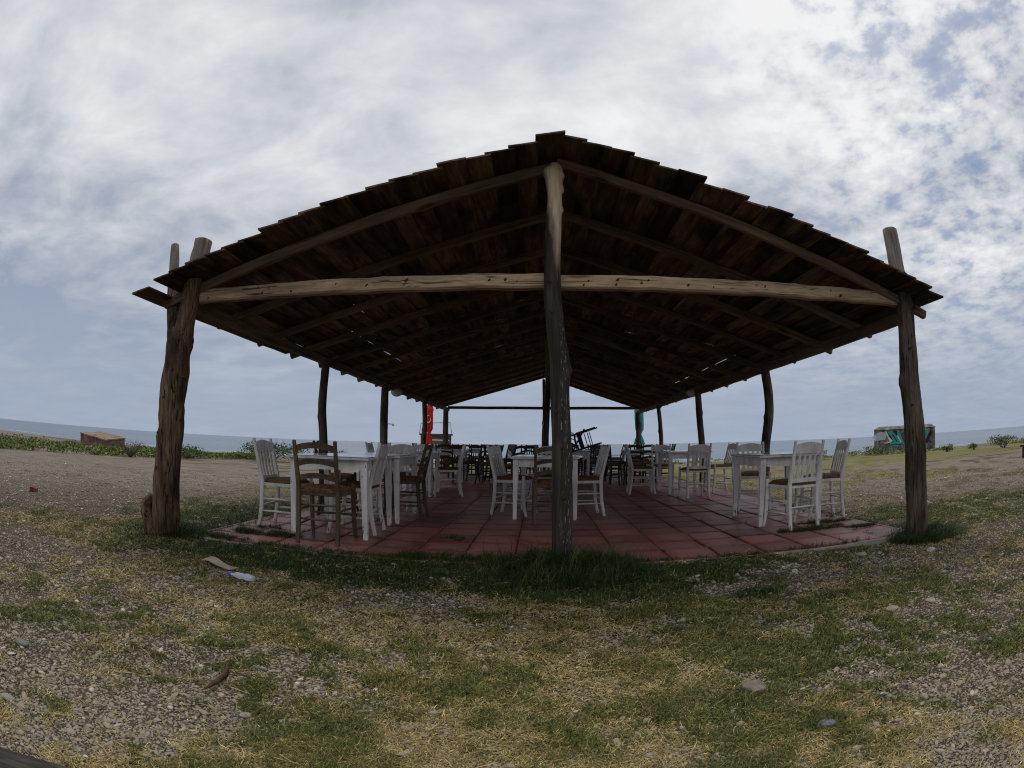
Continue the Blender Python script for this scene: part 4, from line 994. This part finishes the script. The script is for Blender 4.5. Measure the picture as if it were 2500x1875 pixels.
# pebbles
x, y, r = polar(320000, 1.1, 15)
g, s = green_f(x, y), straw_f(x, y); keep = (RNG.random(len(x)) > np.clip(sstep(.25, .75, g)*.9+sstep(.55, .95, s)*.4, 0, .97)) & ~in_patio(x, y, .02)
x, y, r = x[keep], y[keep], r[keep]; n = len(x)
sz = np.exp(RNG.normal(-5.48, .44, n))*np.clip((r/2.2)**.30, .85, 1.7); sz = np.clip(sz, .003, .034)
sc_ = np.stack([sz*RNG.uniform(.9, 1.5, n), sz*RNG.uniform(.7, 1.1, n), sz*RNG.uniform(.3, .6, n)], 1)
scatter('gravel', np.stack([x, y, ground_z(x, y)+sz*.18], 1), zrot(n), sc_, np.clip(RNG.beta(2.0, 2.2, n)+(sz > .012)*.12, 0, 1), [pebble(k) for k in range(6)], 'grey and tan pebbles strewn over the ground', 'gravel')
gxx = np.concatenate([RNG.uniform(PX0, PX1, 900), RNG.uniform(PX0, PX1, 500)]); gyy = np.concatenate([PY0+np.abs(RNG.normal(0, .35, 900)), RNG.uniform(PY0, 4.0, 500)]); n = len(gxx)
sz = np.exp(RNG.normal(-5.9, .4, n)); scatter('grit', np.stack([gxx, gyy, sz*.3+.001], 1), zrot(n), np.stack([sz*1.2, sz, sz*.6], 1), RNG.random(n), [pebble(20+k) for k in range(3)], 'fine sand grit and crumbs blown over the tiles', 'grit')
# straw
x, y, r = polar(210000, 1.1, 15)
g, s = green_f(x, y), straw_f(x, y); keep = (RNG.random(len(x)) < np.clip(.66*sstep(.34, .86, s)+.12*g, .03, 1)*(1-.55*sstep(.75, 1, g))) & ~in_patio(x, y, -.02)
x, y, r = x[keep], y[keep], r[keep]; n = len(x); k_ = np.clip((r/2.5)**.3, .8, 1.5)*RNG.uniform(.6, 1.25, n)
scatter('dry_grass', np.stack([x, y, ground_z(x, y)+.003], 1), zrot(n, .08), np.stack([k_, k_, k_], 1), np.clip(RNG.beta(2.2, 1.8, n), 0, 1), [clump(50+k, 6, .045, .012, .042, .0029, (.8, 1.45), M_straw, 'straw') for k in range(7)]+[clump(60, 1, .03, .12, .2, .0034, (1.1, 1.5), M_straw, 'straw')], 'dry yellow straw and withered grass lying on the ground', 'dry grass')
# green grass
x, y, r = polar(200000, 1.1, 17)
g = green_f(x, y); keep = (RNG.random(len(x)) < sstep(.22, .72, g)) & ~in_patio(x, y, -.015)
x, y, r, g = x[keep], y[keep], r[keep], g[keep]; n = len(x)
k_ = np.clip((r/3)**.3, .75, 1.6)*RNG.uniform(.55, 1.25, n)*(.6+.6*g)
tall = np.maximum.reduce([blob(x, y, .06, -.12, .62, .42), blob(x, y, 3.55, -.02, .55, .4), .6*blob(x, y, -3.6, .3, .5, .5)])
hz_ = k_*(1+1.6*tall*RNG.uniform(.4, 1.2, n))
lush = np.maximum.reduce([blob(x, y, -.9, -.28, 2.9, .55), blob(x, y, .1, -.35, 1.1, .7), blob(x, y, -3.75, 1.7, .8, 2.5), blob(x, y, 3.75, .15, .7, .5), blob(x, y, 1.28, -.92, .2, .13)])
tn = np.clip(RNG.normal(.58, .2, n)-.38*lush+.16*sstep(3, 7, y), 0, 1)
scatter('grass', np.stack([x, y, ground_z(x, y)], 1), zrot(n, .12), np.stack([k_, k_, hz_], 1), tn, [clump(80+k, 9, .04, .015, .045, .0030, (.3, 1.3), M_grass, 'grass_tuft') for k in range(6)], 'short green grass in patches around the patio', 'grass')
# grass creeping over and between the tiles
pts = []
def add_patch(cx, cy2, rx, ry, n):
    a = RNG.random(n)*6.283; q_ = np.sqrt(RNG.random(n)); X_ = cx+rx*q_*np.cos(a); Y_ = cy2+ry*q_*np.sin(a)
    ok = fbm(X_, Y_, 7, 2, 4.0) > .36; pts.append(np.stack([X_[ok], Y_[ok]], 1))
add_patch(-2.75, .62, .42, .13, 380); add_patch(-2.9, .95, .15, .1, 60); add_patch(-3.0, .2, .35, .08, 120); add_patch(2.72, 1.0, .42, .14, 380); add_patch(3.05, 1.35, .35, .09, 180)
add_patch(3.3, .8, .2, .05, 90); add_patch(-.95, 1.1, .12, .12, 60); add_patch(-.9, .2, .45, .12, 260); add_patch(.05, .12, .5, .14, 420); add_patch(-2.0, .13, 1.2, .05, 260); add_patch(1.8, .1, 1.6, .03, 160); add_patch(-1.55, .9, .1, .05, 30)
add_patch(-.55, .32, .05, .04, 26); add_patch(3.42, 2.6, .1, 1.4, 160); add_patch(-3.22, 2.4, .08, 1.9, 200)
for _ in range(60):
    i, j = RNG.integers(0, 17), RNG.integers(0, 6); pts.append(np.array([[PX0+TP*i+RNG.normal(0, .006), PY0+TP*RNG.random()*5]]))
P2 = np.concatenate(pts); n = len(P2); k_ = RNG.uniform(.5, 1.05, n)
scatter('joint_weeds', np.column_stack([P2, np.full(n, -.004)]), zrot(n, .15), np.stack([k_, k_, k_*1.1], 1), np.clip(RNG.normal(.25, .15, n), 0, 1), [clump(120+k, 12, .04, .03, .08, .0034, (.15, 1.2), M_grass, 'weed') for k in range(5)], 'green weeds creeping over the edges and joints of the tiles', 'weeds')
# taller tuft around the posts
pts = []
for cx, cy2, rx, ry, n in ((.06, -.04, .34, .20, 800), (.05, -.06, .60, .24, 500), (.1, -.36, .6, .3, 240), (3.52, -.02, .42, .28, 420), (-3.5, .1, .35, .25, 160)):
    a = RNG.random(n)*6.283; q_ = RNG.random(n)**.6; pts.append(np.stack([cx+rx*q_*np.cos(a), cy2+ry*q_*np.sin(a)], 1))
P2 = np.concatenate(pts); P2 = P2[~in_patio(P2[:, 0], P2[:, 1], -.07)]; n = len(P2); k_ = RNG.uniform(.55, 1.3, n)
scatter('tall_grass', np.column_stack([P2, ground_z(P2[:, 0], P2[:, 1])]), zrot(n, .2), np.stack([k_, k_, k_], 1), np.clip(RNG.normal(.17, .2, n), 0, 1), [clump(150+k, 9, .035, .08, .24, .0036, (.1, .9), M_grass, 'tall_grass_tuft') for k in range(5)], 'taller dark green grass round the feet of the posts', 'grass')

# ------------------------------------------------------------------ shrubs and coastal growth
def leafm(name, a, b_, c_):
    m, t, p = mat(name, .6, .25); g = t.add('ShaderNodeNewGeometry')
    n = t.noise(g.outputs['Position'], 3.0, 3, .6); rn = g.outputs['Random Per Island']
    c = t.ramp(t.math('ADD', t.math('MULTIPLY', rn, .6), t.math('MULTIPLY', n, .4)), [(.2, a), (.5, b_), (.8, c_)]); t.put(p.inputs['Base Color'], c); return m
M_leafA = leafm('shrub_leaves', (.022, .042, .014), (.065, .11, .036), (.16, .20, .085))
M_leafB = leafm('coastal_leaves', (.045, .07, .016), (.12, .16, .038), (.25, .26, .085))
M_twig = simple('grey_twigs', (.10, .085, .065), .9)
def leaves(cx, cy2, z0, rx, ry, h, n, size, seed, m):
    rs = np.random.default_rng(seed); q = MB()
    lobes = [(rs.uniform(-.6, .6), rs.uniform(-.6, .6), rs.uniform(.45, 1.0), rs.uniform(.35, .6)) for _ in range(9)]
    for _ in range(n):
        lx, ly, lh, lr = lobes[rs.integers(9)]; v = rs.normal(0, 1, 3); v /= np.linalg.norm(v); v *= lr*rs.random()**.35
        X_ = cx+(lx+v[0])*rx; Y_ = cy2+(ly+v[1])*ry; Z_ = z0+max(.02, (lh*.72+v[2]*.55)*h)*1.0
        s = size*rs.uniform(.6, 1.4); u = rs.normal(0, 1, 3); u /= np.linalg.norm(u); w_ = np.cross(u, rs.normal(0, 1, 3)); w_ /= np.linalg.norm(w_); c = np.array([X_, Y_, Z_])
        b0 = len(q.v); q.v += [tuple(c-u*s), tuple(c+w_*s*.4), tuple(c+u*s), tuple(c-w_*s*.4)]; q.face([b0, b0+1, b0+2, b0+3])
    me = bpy.data.meshes.new('foliage'); me.from_pydata(q.v, [], q.f); me.materials.append(m); return me
def shrub(x, y, rx, h, n, label, seed, m=M_leafA, size=.05, tw=14):
    z0 = z_at(x, y); t = empty('shrub', (x, y, z0), 0, label, 'shrub', 'shrubs along the beach edge')
    link('foliage', leaves(0, 0, 0, rx, rx*.8, h, n, size, seed, m), t)
    rs = np.random.default_rng(seed); q = MB()
    for _ in range(tw):
        a = rs.random()*6.28; k = rs.uniform(.3, .9); q.tube([(0, 0, -.05), (math.cos(a)*rx*k*.5, math.sin(a)*rx*k*.5, h*.45), (math.cos(a)*rx*k, math.sin(a)*rx*k, h*rs.uniform(.7, 1.05))], [.012, .008, .003], 5)
    q.build('stem', M_twig, t)
shrub(-11.2, 16.9, 1.9, .95, 2600, 'large leafy shrub right of the forked post, against the sea', 1)
shrub(-8.6, 17.5, 1.1, .7, 1200, 'leafy shrub just behind the left edge chair backs', 2)
shrub(-13.6, 13.9, .95, .6, 900, 'small round green shrub right beside the forked post', 3)
shrub(-14.6, 11.4, .85, .62, 160, 'bare twiggy grey shrub left of the forked post', 4, M_leafA, .03, 40)
shrub(22.9, 15.1, 1.0, .75, 900, 'dark shrub at the right edge of the gravel', 5)
shrub(20.6, 17.7, .45, .4, 260, 'small low shrub right of the graffiti bunker', 6)
shrub(21.6, 16.4, .45, .42, 260, 'small low shrub between the bunker and the right edge shrub', 7)
shrub(24.6, 14.2, .8, .55, 420, 'low shrub cut off by the right picture edge', 8)
shrub(17.8, 20.8, .8, .5, 600, 'green shrub at the foot of the graffiti bunker', 9, M_leafB)
shrub(13.6, 20.5, .6, .55, 380, 'loose shrub left of the graffiti bunker', 10)
shrub(-3.6, 20.5, .5, .55, 260, 'small shrub beyond the back left posts', 11)
# veg belt on the left dune and along the beach edge
def belt(name, n, fx, label, m, size, seed):
    rs = np.random.default_rng(seed); q = MB(); cnt = 0
    while cnt < n:
        x, y, h = fx(rs)
        if float(fbm(x, y, .55, 3, 8.0)) < .40: continue
        z = z_at(x, y); hh = h*max(.15, float(fbm(x, y, .9, 3, 15.0))*1.6-.35)
        for _ in range(16):
            c = np.array([x+rs.normal(0, .12), y+rs.normal(0, .12), z+.02+hh*rs.random()**.7]); s = size*rs.uniform(.6, 1.5); u = rs.normal(0, 1, 3); u /= np.linalg.norm(u); w_ = np.cross(u, rs.normal(0, 1, 3)); w_ /= np.linalg.norm(w_)
            b0 = len(q.v); q.v += [tuple(c-u*s), tuple(c+w_*s*.4), tuple(c+u*s), tuple(c-w_*s*.4)]; q.face([b0, b0+1, b0+2, b0+3]); cnt += 1
    me = bpy.data.meshes.new(name); me.from_pydata(q.v, [], q.f); me.materials.append(m); tag(link(name, me), label, 'vegetation', kind='stuff')
def left_belt(rs):
    u = rs.random(); v = rs.random()**1.3; x0, y0 = (-17.5+u*5.5, 5.5+u*13.5); d_ = v*(9.5-6*u)
    return x0-d_*.85+rs.normal(0, .2), y0+d_*.55, .40-.17*u
belt('dune_vegetation', 24000, left_belt, 'green creeping vegetation covering the low dune on the left', M_leafB, .055, 3)
def back_belt(rs):
    u = rs.random(); return -11+u*46, 22.6+rs.normal(0, .7)-.0*u-max(0, (u-.55))*14, .20+.12*(u > .6)
belt('bank_vegetation', 9000, back_belt, 'low green growth along the edge of the bank before the sea', M_leafB, .05, 5)
